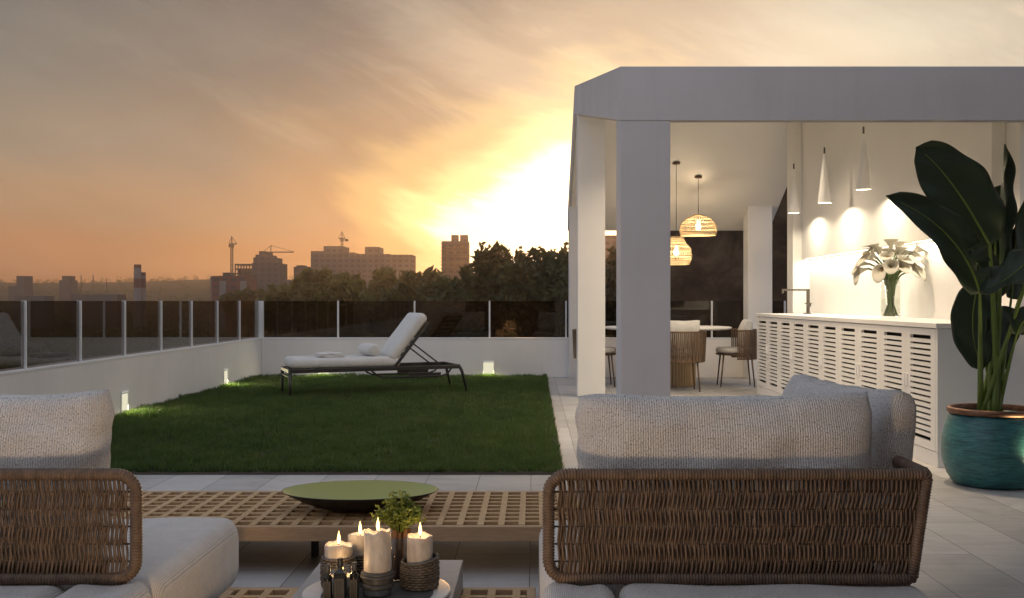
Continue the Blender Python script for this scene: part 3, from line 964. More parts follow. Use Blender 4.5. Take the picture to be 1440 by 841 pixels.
bf = MB().bar(bp(0, .03), bp(bl, .03), .03, .035).bar(bp(0, LW - .03), bp(bl, LW - .03), .03, .035).bar(bp(bl, .015), bp(bl, LW - .015), .03, .035, (1, 0, 0))
for k in range(7): bf.bar(bp(.08 + k * .09, .04), bp(.08 + k * .09, LW - .04), .012, .05, (math.cos(ba), 0, math.sin(ba)))
mk('back_frame', bf, M['dark_metal'], lg, local=True, bevel=.005)
for y in (.06, LW - .06):
    mk('back_strut', MB().tube([bp(.34, y, -.02), (hx + .60, y, fz + .0)], .009, 8), M['dark_metal'], lg, local=True, smooth=True)
for y in (.05, LW - .05):
    mk('under_rail', MB().tube([(.93, y, fz - .02), (1.0, y, fz - .075), (1.06, y, fz - .10), (1.75, y, fz - .10), (1.84, y, fz - .07), (1.88, y, fz - .01)], .011, 8)
       .bar((1.36, y - .012, fz - .07), (1.75, y - .012, fz - .07), .014, .035), M['dark_metal'], lg, local=True, smooth=False)
def rounded_slab(p0, axis_u, axis_n, L, W_, T, seed, n=26, m=12, RR=None):
    """mattress slab: u along its length, y across, n its thickness; soft edges"""
    bb = MB(); vs = []; fs = []
    U = Vector(axis_u); Nn = Vector(axis_n); P0 = Vector(p0); R = RR or T * .42
    sec = []
    for (cx, cz, a0) in ((W_ - R, T - R, 0), (R, T - R, 90), (R, R, 180), (W_ - R, R, 270)):
        for k in range(5):
            a = math.radians(a0 + k * 22.5)
            sec.append((cx + R * math.cos(a), cz + R * math.sin(a)))
    ns = len(sec)
    ee = [R / L * (1 - math.cos(PI / 2 * i / 6)) for i in range(7)]
    st = ee + [ee[-1] + (1 - 2 * ee[-1]) * i / n for i in range(1, n)] + [1 - e for e in ee[::-1]]
    for s in st:
        e = min(s, 1 - s) * L
        q = 1.0 if e > R else math.sqrt(max(0, 1 - ((R - e) / R) ** 2)) 
        sh = .25 + .75 * q
        for (y, z) in sec:
            puff = .012 * mnoise.noise(Vector((s * 3 + seed, y * 3, 1)))
            yc = W_ / 2 + (y - W_ / 2) * (1 - (1 - q) * R / (W_ / 2))
            zc = T / 2 + (z - T / 2) * (1 - (1 - q) * R / (T / 2))
            vs.append(P0 + U * (s * L) + Vector((0, 1, 0)) * yc + Nn * (zc + (puff if z > T * .5 else 0)))
    for i in range(len(st) - 1):
        for k in range(ns):
            l = (k + 1) % ns
            fs.append((i * ns + k, i * ns + l, (i + 1) * ns + l, (i + 1) * ns + k))
    fs.append(tuple(range(ns))); fs.append(tuple((len(st) - 1) * ns + k for k in range(ns)))
    return bb.add(vs, fs)
mk('mattress', rounded_slab((.01, .025, fz + .024), (1, 0, 0), (0, 0, 1), hx + .06, LW - .05, .115, 3), M['white_fabric'], lg, local=True, smooth=True)
mk('back_mattress', rounded_slab(bp(.02, .025, .02), (math.cos(ba), 0, math.sin(ba)), (-math.sin(ba), 0, math.cos(ba)), bl + .05, LW - .05, .125, 5), M['white_fabric'], lg, local=True, smooth=True)
Rl = Matrix.Rotation(rzl, 4, 'Z'); Tl = Matrix.Translation(lg.location)
def lw(x, y, z): return (Tl @ Rl) @ Vector((x, y, z))
p = lw(.98, .10, fz + .145)
bb = MB()
prof = [(0, 0), (.05, .003), (.068, .02), (.072, .05), (.072, .38), (.068, .41), (.05, .427), (0, .43)]
bb.add(*(lambda m: (m.v, m.f))(MB().lathe(prof, 26)))
bb.v = [(v[0], v[2], v[1] + .072) for v in bb.v]
o = mk('bolster', bb, M['white_fabric'], None, smooth=True, local=True, loc=p); o.rotation_euler = (0, 0, rzl + .12)
tag(o, 'small off white bolster cushion lying against the raised back of the lounger', 'cushion')
p = lw(.33, .12, fz + .143)
tw = MB()
for k in range(3):
    tw.v, tw.f = tw.v, tw.f
    m2 = rounded_slab((k * .004, 0, k * .0155), (1, 0, 0), (0, 0, 1), .30 - k * .008, .34, .0155, 30 + k, 14)
    tw.add(m2.v, m2.f)
o = mk('towel', tw, M['white_fabric'], None, smooth=True, local=True, loc=p); o.rotation_euler = (0, 0, rzl - .05)
tag(o, 'folded white towel lying at the foot of the lounger', 'towel')

# ------------------------------------------------------------------ lattice tables
def lattice_table(label, x0, x1, y0, y1, ztop, legs, pitch=.0836):
    r = thing('lattice_table', label, 'table', ((x0 + x1) / 2, (y0 + y1) / 2, 0))
    bw = .026
    rim = MB(); ap = .06
    rim.box(x0, x1, y0, y0 + .03, ztop - ap, ztop - .001).box(x0, x1, y1 - .03, y1, ztop - ap, ztop - .001)
    rim.box(x0, x0 + .03, y0 + .031, y1 - .031, ztop - ap, ztop - .001).box(x1 - .03, x1, y0 + .031, y1 - .031, ztop - ap, ztop - .001)
    mk('apron', rim, M['teak_x'], r, bevel=.003)
    lon = MB(); n = int((x1 - x0 - .06) / pitch); off = (x1 - x0 - n * pitch) / 2
    for k in range(n + 1):
        x = x0 + off + k * pitch
        lon.box(x - bw / 2, x + bw / 2, y0 + .0315, y1 - .0315, ztop - .026, ztop)
    m = round((y1 - y0 - .06) / .078); q = (y1 - y0 - .06) / m
    for j in range(1, m):
        y = y0 + .03 + j * q
        lon.box(x0 + .0315, x1 - .0315, y - .012, y + .012, ztop - .0235, ztop - .0015)
    mk('lattice_top', lon, M['teak'], r, bevel=0)
    for lx, ly in legs:
        mk('leg', MB().lathe([(.017, .001), (.017, ztop - .062)], 16, (lx, ly, 0)), M['dark_metal'], r, auto=40)
    mk('added_backing', MB().box(x0 + .031, x1 - .031, y0 + .0305, y1 - .0305, ztop - .056, ztop - .045), M['hole_dark'], r)  # dark sheet added below the lattice to darken its holes
    return r
lx = PX(443, 4.45)
lattice_table('long teak lattice table carrying the olive bowl, nearest the lawn', -1.93, .5, 4.12, 4.9, .2, [(lx, 4.45), (.35, 4.45), (-1.75, 4.45)])
lattice_table('low teak lattice table between the sofas, under the grey stone block', -1.04, .008, 2.3, 3.52, .125, [(-.95, 3.3), (-.95, 2.5), (-.08, 3.3), (-.08, 2.5)])
sb = mk('stone_block', MB().box(-.72, -.239, 2.45, 3.51, .1255, .22), M['slab'], None, bevel=.004, loc=(-.48, 3, .1255))
tag(sb, 'flat grey stone block on the low lattice table under the candle tray', 'stone block')

# olive bowl
bc = (PX(507, 4.45), 4.45, .2005)
bwl = thing('bowl', 'wide oval bowl, olive green inside and black outside, on the teak lattice table', 'bowl', bc)
def bowl_prof(n, R, z0, z1): return [(R * math.sin(PI / 2 * i / n) ** .8, z0 + (z1 - z0) * (1 - math.cos(PI / 2 * i / n)) ** .9) for i in range(n + 1)]
HB_ = .085
mk('outer_shell', MB().lathe([(0, .001), (.10, .001)] + [(.10 + .237 * s, .001 + HB_ * s ** 1.6) for s in [i / 12 for i in range(1, 13)]] + [(.333, HB_ + .002)], 72, bc, 1, .69, cap=False), M['bowl_out'], bwl, smooth=True)
mk('inner_bowl', MB().lathe([(0, .012), (.10, .013)] + [(.10 + .2325 * s, .013 + (HB_ - .0115) * s ** 1.5) for s in [i / 12 for i in range(1, 13)]], 72, bc, 1, .69, cap=False), M['bowl_in'], bwl, smooth=True)

# ------------------------------------------------------------------ sofas
def path_round_rect(x0, x1, z0, z1, rl, rr, y=0, flare=0):
    pts = []
    def arc(cx, cz, r, a0, a1):
        for k in range(9):
            a = math.radians(a0 + (a1 - a0) * k / 8)
            pts.append((cx + r * math.cos(a), y, cz + r * math.sin(a)))
    arc(x1 + flare - rr, z1 - rr, rr, 90, 0); arc(x1 - rr, z0 + rr, rr, 0, -90)
    arc(x0 + rl, z0 + rl, rl, -90, -180); arc(x0 + rl, z1 - rl, rl, 180, 90)
    return pts
def resample(pts, step, closed=True):
    P = [Vector(p) for p in pts] + ([Vector(pts[0])] if closed else [])
    out = []; carry = 0
    tot = sum((P[i + 1] - P[i]).length for i in range(len(P) - 1)); n = int(tot / step); step = tot / n
    acc = 0; i = 0; seg = (P[1] - P[0]).length; start = 0
    for k in range(n if closed else n + 1):
        s = k * step
        while s > start + seg + 1e-9 and i < len(P) - 2:
            start += seg; i += 1; seg = (P[i + 1] - P[i]).length
        q = (s - start) / seg if seg > 0 else 0
        out.append(P[i].lerp(P[i + 1], min(1, q)))
    return out
def rim_tube(pts, r=.018, pitch=.0085, closed=True):
    ps = resample(pts, pitch / 4, closed)
    rs = [r * (.80 + .22 * abs(math.sin(PI * i / 4)) + random.uniform(-.012, .012)) for i in range(len(ps))]
    return MB().tube(ps, rs, 10, closed)
def weave(x0, x1, z0, z1, rows, pitch, flare=0, axis='x', y=0, seed=1):
    """upright cords wound alternately in front of and behind the horizontal bars"""
    bb = MB(); n = int((x1 - x0) / pitch); gap = (z1 - z0) / rows; rr = random.Random(seed)
    for k in range(n + 1):
        fx_ = k / n; x = x0 + (x1 - x0) * fx_
        ph = (k % 2) * PI + rr.uniform(-.35, .35); j1 = rr.uniform(-.0009, .0009); j2 = rr.uniform(-.0012, .0012); rad = .0035 * rr.uniform(.9, 1.08)
        pts = []
        m = rows * 6
        for i in range(m + 1):
            s = i / m; z = z0 + (z1 - z0) * s
            wv = math.sin(PI * rows * s + ph)
            xo = x + flare * s * fx_ + j1 + j2 * s + .0019 * math.cos(PI * rows * s + ph) * (1 if k % 2 else -1)
            pts.append((xo, y + .0048 * wv, z) if axis == 'x' else (y + .0048 * wv, xo, z))
        bb.tube(pts, rad, 5, cap=False)
    return bb

ROWS = 6
SY = 2.905; ZB, ZT = .318, .612
def sofa(label, X0, X1, px0, px1, arm):
    r = thing('sofa', label, 'sofa', ((X0 + X1) / 2, 3.2, 0))
    # platform of two seat cushions
    split = X0 + .215 if arm else X1 - .235
    for a, c, ya, yb in ((X0, split - .003, 2.45, 2.955), (split + .003, X1, 2.45, 2.955), (X0, X1, 2.958, 3.83)):
        mk('seat_cushion', rounded_slab((a, ya, .05), (1, 0, 0), (0, 0, 1), c - a, yb - ya, .252, a * 3 + ya, 40, RR=.058 if yb > 3 else .045), M['seat_rib'] if yb < 3 else M['seat_fabric'], r, smooth=True)
    mk('plinth', MB().box(X0 + .05, X1 - .05, 2.56, 3.77, .001, .052), M['dark_metal'], r)
    # back frame
    fl = .04 if arm else 0
    rl, rr_ = (.055, .012) if arm else (.04, .055)
    mk('back_rim', rim_tube(path_round_rect(px0, px1, ZB, ZT, rl, rr_, SY, fl)), M['wicker'], r, smooth=True)
    bars = MB(); gap = (ZT - ZB) / ROWS
    for j in range(1, ROWS):
        z = ZB + gap * j
        e = fl * j / ROWS
        bars.tube([(px0 + .012, SY, z), (px1 + e - .012, SY, z)], .0028, 6)
    mk('crossbar', bars, M['dark_metal'], r, smooth=True)
    if arm: mk('woven_back', weave(px0 + .028, px1 - .012, ZB + .004, ZT - .004, ROWS, .0061, fl, y=SY), M['wicker'], r, smooth=True)
    else: mk('woven_back', weave(px0 + .02, px1 - .028, ZB + .004, ZT - .004, ROWS, .0061, 0, y=SY, seed=2), M['wicker'], r, smooth=True)
    mk('back_support', MB().box(px0 + .1, px1 - .1, SY + .02, SY + .035, ZB - .018, ZB + .03), M['dark_metal'], r)
    if arm:
        xa = px1 + .02
        pts = [(xa, p[0], p[2]) for p in path_round_rect(SY + .012, 3.72, ZB, ZT, .012, .055)]
        # lean of the arm follows the flared corner
        pts = [(p[0] - .02 + .042 * (p[2] - ZB) / (ZT - ZB), p[1], p[2]) for p in pts]
        mk('arm_rim', rim_tube(pts), M['wicker'], r, smooth=True)
        wv = weave(SY + .03, 3.70, ZB + .004, ZT - .004, ROWS, .0061, 0, 'y', 0, 3)
        wv.v = [(v[0] + xa - .02 + .042 * (v[2] - ZB) / (ZT - ZB), v[1], v[2]) for v in wv.v]
        mk('woven_arm', wv, M['wicker'], r, smooth=True)
    return r
sofa('brown wicker corner sofa on the right with woven arm and two back cushions', .02, 1.10, .043, 1.068, True)
sofa('brown wicker sofa at the left edge with a rounded woven back', -2.35, -1.08, -2.32, -1.119, False)
pillow('back_cushion', 'long grey boucle back cushion lying along the right sofa\'s woven back', (PX(1019, 3.05), 3.045, .315), 0, math.radians(-4), .885, .515, .20, M['boucle'], 4, sag=.006, wr=.016, nx=70, nz=36, corner=.02, puff=.33, crown=.004)
pillow('back_cushion', 'grey boucle cushion turned sideways against the right sofa\'s arm', (1.0, 3.52, .315), math.radians(99), math.radians(8), .80, .52, .20, M['boucle'], 9, sag=.012, wr=.016, nx=60, nz=36, corner=.02, puff=.33)
pillow('back_cushion', 'grey boucle back cushion on the left sofa', (-1.725, 3.045, .315), math.radians(1), math.radians(-4), .93, .525, .20, M['boucle'], 14, sag=.018, wr=.016, nx=70, nz=36, corner=.02, puff=.33)

# ------------------------------------------------------------------ candle tray
TZ = .2205
tray = thing('tray', 'round marble tray on the stone block holding the candles', 'tray', (-.47, 3.10, TZ))
mk('tray_plate', MB().lathe([(.205, 0), (.22, .004), (.22, .010), (.214, .012)], 72, (-.47, 3.10, TZ)), M['marble'], tray, auto=35)
mk('dark_inlay', MB().lathe([(.165, .0125), (.165, .0135)], 60, (-.462, 3.055, TZ)), M['slate'], tray)
S0 = TZ + .0137

def candle(label, x, y, zb, zt, rad, seed, dip=.008, fh=.042, lean=0):
    r = thing('candle', label, 'candle', (x, y, zb), 0, 'lit pillar candles on the tray')
    h = zt - zb
    def fn(rr, z, a):
        w = mnoise.noise(Vector((math.cos(a) * 1.3 + seed, math.sin(a) * 1.3, seed))) 
        w2 = mnoise.noise(Vector((math.cos(a) * 3 + seed, math.sin(a) * 3, z * 9)))
        up = 1 if z > h * .93 and rr > rad * .7 else 0
        return (w2 * .0016 if rr > rad * .8 else 0, up * (w * dip * 1.5 + .25 * dip * math.cos(a * 2 + seed)))
    prof = [(0, 0), (rad * .97, 0), (rad, .004), (rad, h * .25), (rad, h * .5), (rad * .995, h * .75), (rad, h * .9), (rad * 1.0, h), (rad * .93, h + .002), (rad * .86, h - .004), (rad * .6, h - .010), (rad * .25, h - .011), (0, h - .0105)]
    mk('wax', MB().lathe(prof, 40, (x, y, zb), 1, 1, fn), M['wax'], r, smooth=True)
    mk('wick', MB().tube([(x, y, zt - .012), (x + .001, y, zt - .002), (x + .002, y, zt + .005)], .0013, 6), M['wick'], r)
    f = [(0, 0), (.0028, .003), (.0046, .010), (.0042, .018), (.0022, .027), (0, .036)]
    k = fh / .036
    mk('flame', MB().lathe([(a_ * k, b_ * k) for a_, b_ in f], 14, (x + .001, y, zt + .001)), M['flame'], r, smooth=True)
    lamp('flame_lamp', 'POINT', (x + .001, y, zt + .018), .16, (1, .60, .26), r, shadow_soft_size=.006)
    return r

def basket(label, x, y, zb, zt, rad, tilt=0):
    r = thing('candle_holder', label, 'candle holder', (x, y, zb), 0, 'woven candle holders on the tray')
    bb = MB(); rows = int((zt - zb) / .0085)
    for j in range(rows + 1):
        z = zb + .005 + (zt - zb - .008) * j / rows
        pts = []
        for k in range(64):
            a = 2 * PI * k / 64
            rr = rad + .0022 * math.sin(a * 16 + j * PI) - .003 * (abs(j / rows - .5) * 2) ** 2
            dz = tilt * math.cos(a - .6) * (j / rows) ** 2
            pts.append((x + rr * math.cos(a), y + rr * math.sin(a), z + dz))
        bb.tube(pts, .0042, 5, closed=True)
    mk('woven_wall', bb, M['wicker_grey'], r, smooth=True)
    mk('liner', MB().lathe([(0, .001), (rad * .9, .001), (rad * .92, .012), (rad * .92, (zt - zb) * .72), (rad * .88, (zt - zb) * .72), (rad * .86, .014), (0, .012)], 32, (x, y, zb)), M['slate'], r, smooth=False)
    return r
c4 = (-.344, 3.125)
basket('wide dark woven candle holder at the tray\'s right side with a wavy rim', *c4, S0, .322, .0555, .008)
candle('ivory pillar candle in the dark woven holder at the tray\'s right', *c4, S0 + .016, .388, .039, 1.0)
c1 = (PX(476, 3.135), 3.135)
basket('pale lit woven candle holder at the tray\'s left side', *c1, S0, .325, .050)
candle('short ivory pillar candle in the woven holder at the tray\'s left', *c1, S0 + .016, .360, .0425, 3.0, .007)
c2 = (PX(507, 3.235), 3.222)
basket('woven candle holder at the back, behind the tallest candle', *c2, S0, .315, .046)
candle('ivory pillar candle at the back, partly hidden by the tallest candle', *c2, S0 + .016, .371, .037, 5.0)
c3 = (PX(531, 3.05), 3.05)
ped = thing('candle_stand', 'stacked dark stone rings under the tallest candle', 'candle stand', (*c3, S0))
mk('blue_foot', MB().lathe([(.038, .0003), (.042, .004), (.043, .018), (.040, .0215)], 40, (*c3, S0)), M['slate_blue'], ped, auto=40)
pr = [(.0, .022), (.043, .022), (.049, .025), (.049, .031), (.045, .034), (.043, .036), (.045, .038), (.0455, .050), (.051, .053), (.051, .0565), (.047, .060), (.049, .063), (.049, .066), (.043, .069), (0, .069)]
mk('stone_rings', MB().lathe(pr, 48, (*c3, S0)), M['slate'], ped, auto=30)
candle('tallest ivory pillar candle, in the middle of the tray', *c3, S0 + .070, .419, .040, 7.0, .011)
# tealight in a glass
c5 = (PX(481, 3.025), 3.025)
tl = thing('candle', 'small tealight in a glass cup behind the little bottles', 'candle', (*c5, S0), 0, 'lit pillar candles on the tray')
mk('glass_cup', MB().lathe([(0, .0005), (.033, .0005), (.037, .006), (.038, .085), (.036, .085), (.035, .008), (0, .004)], 32, (*c5, S0)), M['clear_glass'], tl, smooth=True)
mk('wax', MB().lathe([(0, .0045), (.0335, .0085), (.034, .062), (.028, .060), (0, .059)], 28, (*c5, S0)), M['wax'], tl, smooth=True)
mk('flame', MB().lathe([(0, 0), (.0028, .003), (.0046, .010), (.0042, .018), (.0022, .027), (0, .034)], 14, (c5[0], c5[1], S0 + .064)), M['flame'], tl, smooth=True)
lamp('flame_lamp', 'POINT', (c5[0], c5[1], S0 + .082), .22, (1, .60, .26), tl, shadow_soft_size=.006)

# little bottles at the front of the tray
def bottle(label, x, y, w, hgt_, square, lab):
    r = thing('bottle', label, 'bottle', (x, y, S0), 0, 'little dark bottles on the tray')
    n = 4 if square else 24; q = 1.38 if square else 1
    bb = MB().lathe([(w / 2 * q * .96, 0.0003), (w / 2 * q, .003), (w / 2 * q, hgt_ * .66), (w / 2 * q * .9, hgt_ * .70), (.0062 * q, hgt_ * .76), (.006 * q, hgt_ * .80)], n)
    a = PI / 4 if square else 0
    ca, sa = math.cos(a), math.sin(a)
    bb.v = [(x + v[0] * ca - v[1] * sa, y + v[0] * sa + v[1] * ca, S0 + v[2]) for v in bb.v]
    mk('bottle_body', bb, M['bottle'], r, bevel=.0012 if square else 0, auto=None if square else 40)
    mk('cap', MB().lathe([(.0075, hgt_ * .80), (.008, hgt_ * .81), (.008, hgt_ * .985), (.007, hgt_)], 20, (x, y, S0)), M['slate'] if not square else M['dark_metal'], r, auto=40)
    yf = y - w / 2 - .0006
    lb = mk('paper_label', MB().box(x - w * .40, x + w * .40, yf - .0004, yf, S0 + hgt_ * .08, S0 + hgt_ * .60), M['label_paper'], r)
    ln = MB(); z0_, z1_ = S0 + hgt_ * .11, S0 + hgt_ * .57; x0_, x1_ = x - w * .34, x + w * .34; e = .0006; yy_ = yf - .0009
    for (a0_, a1_, b0_, b1_) in ((x0_, x1_, z0_, z0_ + e), (x0_, x1_, z1_ - e, z1_), (x0_, x0_ + e, z0_ + e, z1_ - e), (x1_ - e, x1_, z0_ + e, z1_ - e)):
        ln.box(a0_, a1_, yy_, yy_ + .0004, b0_, b1_)
    mk('label_border', ln, M['label_line'], lb)
    return r
bottle('slim dark bottle at the left of three little bottles', PX(461, 2.95), 2.95, .026, .112, False, True)
bottle('square dark bottle with a framed label and tall black cap, middle of three', PX(478.5, 2.935), 2.935, .034, .135, True, True)
bottle('slim dark bottle at the right of three little bottles', PX(498, 2.965), 2.965, .027, .115, False, True)

# leafy sprig in a glass, wrapped in bark sticks
v0 = (PX(562, 3.205), 3.205)
gv = thing('glass_vase', 'clear glass tumbler holding bark sticks under the leafy herb', 'vase', (*v0, S0))
mk('glass_wall', MB().lathe([(0, .0005), (.036, .0005), (.038, .003), (.038, .135), (.0365, .136), (.0362, .005), (0, .003)], 40, (*v0, S0)), M['clear_glass'], gv, smooth=True)
hb = thing('herb_plant', 'bushy small leaved green herb rising from bark sticks in a glass on the tray', 'plant', (*v0, S0 + .006))
bk = MB()
for k in range(9):
    a = k * 2.4; rr = .019 * math.sqrt((k + .4) / 9) * 1.25
    x, y = v0[0] + rr * math.cos(a), v0[1] + rr * math.sin(a)
    bk.tube([(x, y, S0 + .006), (x + random.uniform(-.002, .002), y, S0 + .09), (x + .3 * rr * math.cos(a), y + .3 * rr * math.sin(a), S0 + random.uniform(.145, .165))], [.0085, .008, .0065], 8)
mk('bark_stick', bk, M['bark'], hb, smooth=True)
lf = MB(); R0 = random.Random(5)
stm = MB()
for k in range(95):
    a = R0.uniform(0, 2 * PI); e = R0.uniform(.05, 1) ** .7
    tip = Vector((v0[0] + .088 * e * math.cos(a), v0[1] + .075 * e * math.sin(a), S0 + .155 + (.125 * (1 - .62 * e * e)) * R0.uniform(.55, 1)))
    base = Vector((v0[0] + .014 * math.cos(a), v0[1] + .014 * math.sin(a), S0 + .15))
    mid = base.lerp(tip, .5) + Vector((0, 0, .015))
    stm.tube([base, mid, tip], .0011, 4)
    for q in range(11):
        s = .25 + .75 * q / 10
        c = base.lerp(mid, s * 2) if s < .5 else mid.lerp(tip, s * 2 - 1)
        d = Vector((R0.gauss(0, 1), R0.gauss(0, 1), R0.uniform(-.2, 1.1))).normalized()
        sd = d.cross(Vector((R0.gauss(0, 1), R0.gauss(0, 1), R0.gauss(0, 1)))).normalized()
        l = R0.uniform(.012, .021); w = l * .27; nn = d.cross(sd) * .002
        lf.add([c, c + d * l * .5 + sd * w + nn, c + d * l, c + d * l * .5 - sd * w + nn], [(0, 1, 2, 3)])
mk('foliage', lf, M['herb'], hb); mk('stem', stm, M['stalk'], hb)

# ------------------------------------------------------------------ vase of calla lilies on the counter
vx, vy = PX(1254, 8.75) - .01, 8.75
vz = thing('glass_vase', 'tall clear glass vase of calla lilies on the white counter', 'vase', (vx, vy, CZ))
mk('glass_wall', MB().lathe([(0, .0008), (.078, .0008), (.08, .006), (.08, .325), (.077, .325), (.0765, .014), (0, .012)], 48, (vx, vy, CZ)), M['clear_glass'], vz, smooth=True)
mk('water', MB().lathe([(0, .0125), (.0755, .015), (.0755, .165), (0, .165)], 40, (vx, vy, CZ)), mk_glass('vase_water', (.95, .96, .94), 0, 1.33, .5), vz, auto=40)
cal = [(-.24, .43, .8, 'far left of the bouquet, drooping'), (-.17, .52, .3, 'upper left of the bouquet'), (-.10, .60, .1, 'top left of the bouquet, standing tall'),
       (-.02, .63, 0, 'at the very top of the bouquet'), (.075, .62, -.1, 'top right of the bouquet, standing tall'), (.15, .55, -.35, 'upper right of the bouquet'),
       (.21, .48, -.6, 'right side of the bouquet, leaning out'), (.25, .41, -.95, 'far right of the bouquet, drooping'), (.035, .46, 0, 'front centre of the bouquet, its open mouth facing the sofas'),
       (-.205, .485, .5, 'left side of the bouquet, leaning out over the drooping one'), (.19, .60, -.2, 'high on the right edge of the bouquet'), (-.065, .555, .15, 'upper middle of the bouquet, left of the top one'),
       (.045, .555, -.05, 'upper middle of the bouquet, right of the top one'), (.135, .43, -.5, 'low on the right of the bouquet'),
       (-.015, .50, 0, 'just under the top one, middle of the bouquet'), (.085, .53, -.1, 'right of the middle of the bouquet, half hidden'), (-.13, .55, .2, 'left of the top of the bouquet, half hidden'),
       (.02, .41, 0, 'lowest in front of the bouquet, over the vase rim'), (-.05, .43, .2, 'low in front on the left, over the vase rim'), (.08, .42, -.3, 'low in front on the right, over the vase rim'),
       (-.06, .50, .1, 'front left of centre in the bouquet'), (.10, .47, -.2, 'front right of centre in the bouquet'), (-.12, .42, .6, 'low on the left of the bouquet')]
def calla(dx_, hz, droop, where, k):
    r = thing('calla_lily', 'white calla lily ' + where, 'flower', (vx, vy, CZ + .02), 0, 'calla lilies in the glass vase')
    a = k * 2.1
    base = Vector((vx - dx_ * .16 + .03 * math.cos(a), vy + .035 * math.sin(a), CZ + .02))
    yoff = (-.12 if 'low' in where else -.09 if 'front' in where else .05 * math.sin(a * 1.7))
    neck = Vector((vx + dx_ * .30, vy + yoff * .35, CZ + .325))
    head = Vector((vx + dx_, vy + yoff, CZ + hz))
    c1_ = neck + Vector((dx_ * .22, yoff * .2, (hz - .325) * .62))
    pts = []
    ctrl = [base, base.lerp(neck, .5), neck, c1_, head]
    for i in range(4):
        for s in range(5):
            q = s / 5
            p0, p1, p2, p3 = ctrl[max(i - 1, 0)], ctrl[i], ctrl[i + 1], ctrl[min(i + 2, 4)]
            pts.append(.5 * ((2 * p1) + (-p0 + p2) * q + (2 * p0 - 5 * p1 + 4 * p2 - p3) * q * q + (-p0 + 3 * p1 - 3 * p2 + p3) * q ** 3))
    pts.append(head)
    mk('stem', MB().tube(pts, [.0075] * (len(pts) - 3) + [.008, .009, .010], 7), M['calla_stem'], r, smooth=True)
    d = (head - pts[-4]).normalized()
    d = (d + Vector((dx_ * 1.2, yoff * 1.5 if 'front' in where else -.15, -abs(droop) * .9))).normalized()
    side = d.cross(Vector((0, 0, 1))).normalized(); upv = side.cross(d)
    # spathe: a trumpet with one long rolled lip
    vs = []; fs = []; nu, nv = 20, 9; Lc = .135
    for j in range(nv + 1):
        s = j / nv
        rad_ = .011 + .048 * s ** 2.0
        for i in range(nu + 1):
            th = -PI * 1.06 + 2.12 * PI * i / nu
            lip = (.5 + .5 * math.cos(th)) 
            ln_ = Lc * s * (.62 + .62 * lip ** 1.5)
            rr = rad_ * (1 + .25 * s * lip) * (1 - .12 * (abs(th) / PI))
            curl = .028 * max(0, s - .7) / .3 * (1 if True else 0)
            p = head + d * (ln_ - curl * .6 * lip) + upv * (math.cos(th) * -(rr + curl * lip)) + side * (math.sin(th) * rr)
            vs.append(p)
    for j in range(nv):
        for i in range(nu):
            a_ = j * (nu + 1) + i
            fs.append((a_, a_ + 1, a_ + nu + 2, a_ + nu + 1))
    o = mk('spathe', MB().add(vs, fs), M['calla'], r, smooth=True)
    sm = o.modifiers.new('thick', 'SOLIDIFY'); sm.thickness = .0015
    mk('spadix', MB().tube([head + d * .02, head + d * .075], [.006, .0045], 8), M['spadix'], r, smooth=True)
for k, q in enumerate(cal): calla(q[0] * .80, .40 + (q[1] - .40) * .72, q[2], q[3], k)

# ------------------------------------------------------------------ globe lamp added out of view to warm the sofa backs
qx, qy = -.55, 1.35
ln_ = thing('unseen_fill_lamp', 'unseen globe lamp added on the near side of the sofas to warm their backs', 'lamp', (qx, qy, 0))
mk('globe', MB().lathe([(.03, .0), (.06, .02), (.085, .06), (.09, .09), (.085, .12), (.06, .16), (.03, .178), (0, .18)], 32, (qx, qy, .07)), M['bulb'], ln_, smooth=True)
mk('foot', MB().lathe([(.06, .001), (.06, .02), (.03, .03), (.03, .069)], 24, (qx, qy, 0)), M['dark_metal'], ln_)
lamp('unseen_globe_fill', 'POINT', (qx, qy, .16), 42, (1, .66, .36), ln_, shadow_soft_size=.085)
# unseen house behind the camera, wing and balcony added to shade the near tiles
hs_ = thing('house', 'unseen white two storey house facade with a wide sliding glass door facing the terrace', 'house', (2, -4, 0))
hw = MB().box(-4.1, 8, -8, -3.2, 2.5, 6.2).box(-4.1, -2.2, -8, -3.2, .001, 2.499).box(3.6, 8, -8, -3.2, .001, 2.499).box(4.25, 4.6, -3.198, 5.4, .001, 5.2)  # last box: unseen wing wall added to block sky light on the right
mk('wall', hw, M['plaster'], hs_)
mk('balcony', MB().box(1.1, 4.24, -3.198, 5.0, 3.0, 3.25), M['plaster'], hs_)  # unseen overhead slab, added to shade the tiles at near right
fd = MB()
for x in (-2.19, -.25, 1.69, 3.53): fd.box(x, x + .06, -3.4, -3.33, .002, 2.49)
dr_ = mk('sliding_door', fd, M['dark_metal'], hs_)
mk('glass_pane', MB().box(-2.12, 3.52, -3.37, -3.36, .005, 2.49), M['tint_glass'], dr_)
mk('interior', MB().box(-2.19, 3.59, -7.9, -7.8, .002, 2.49), M['plaster_in'], hs_)

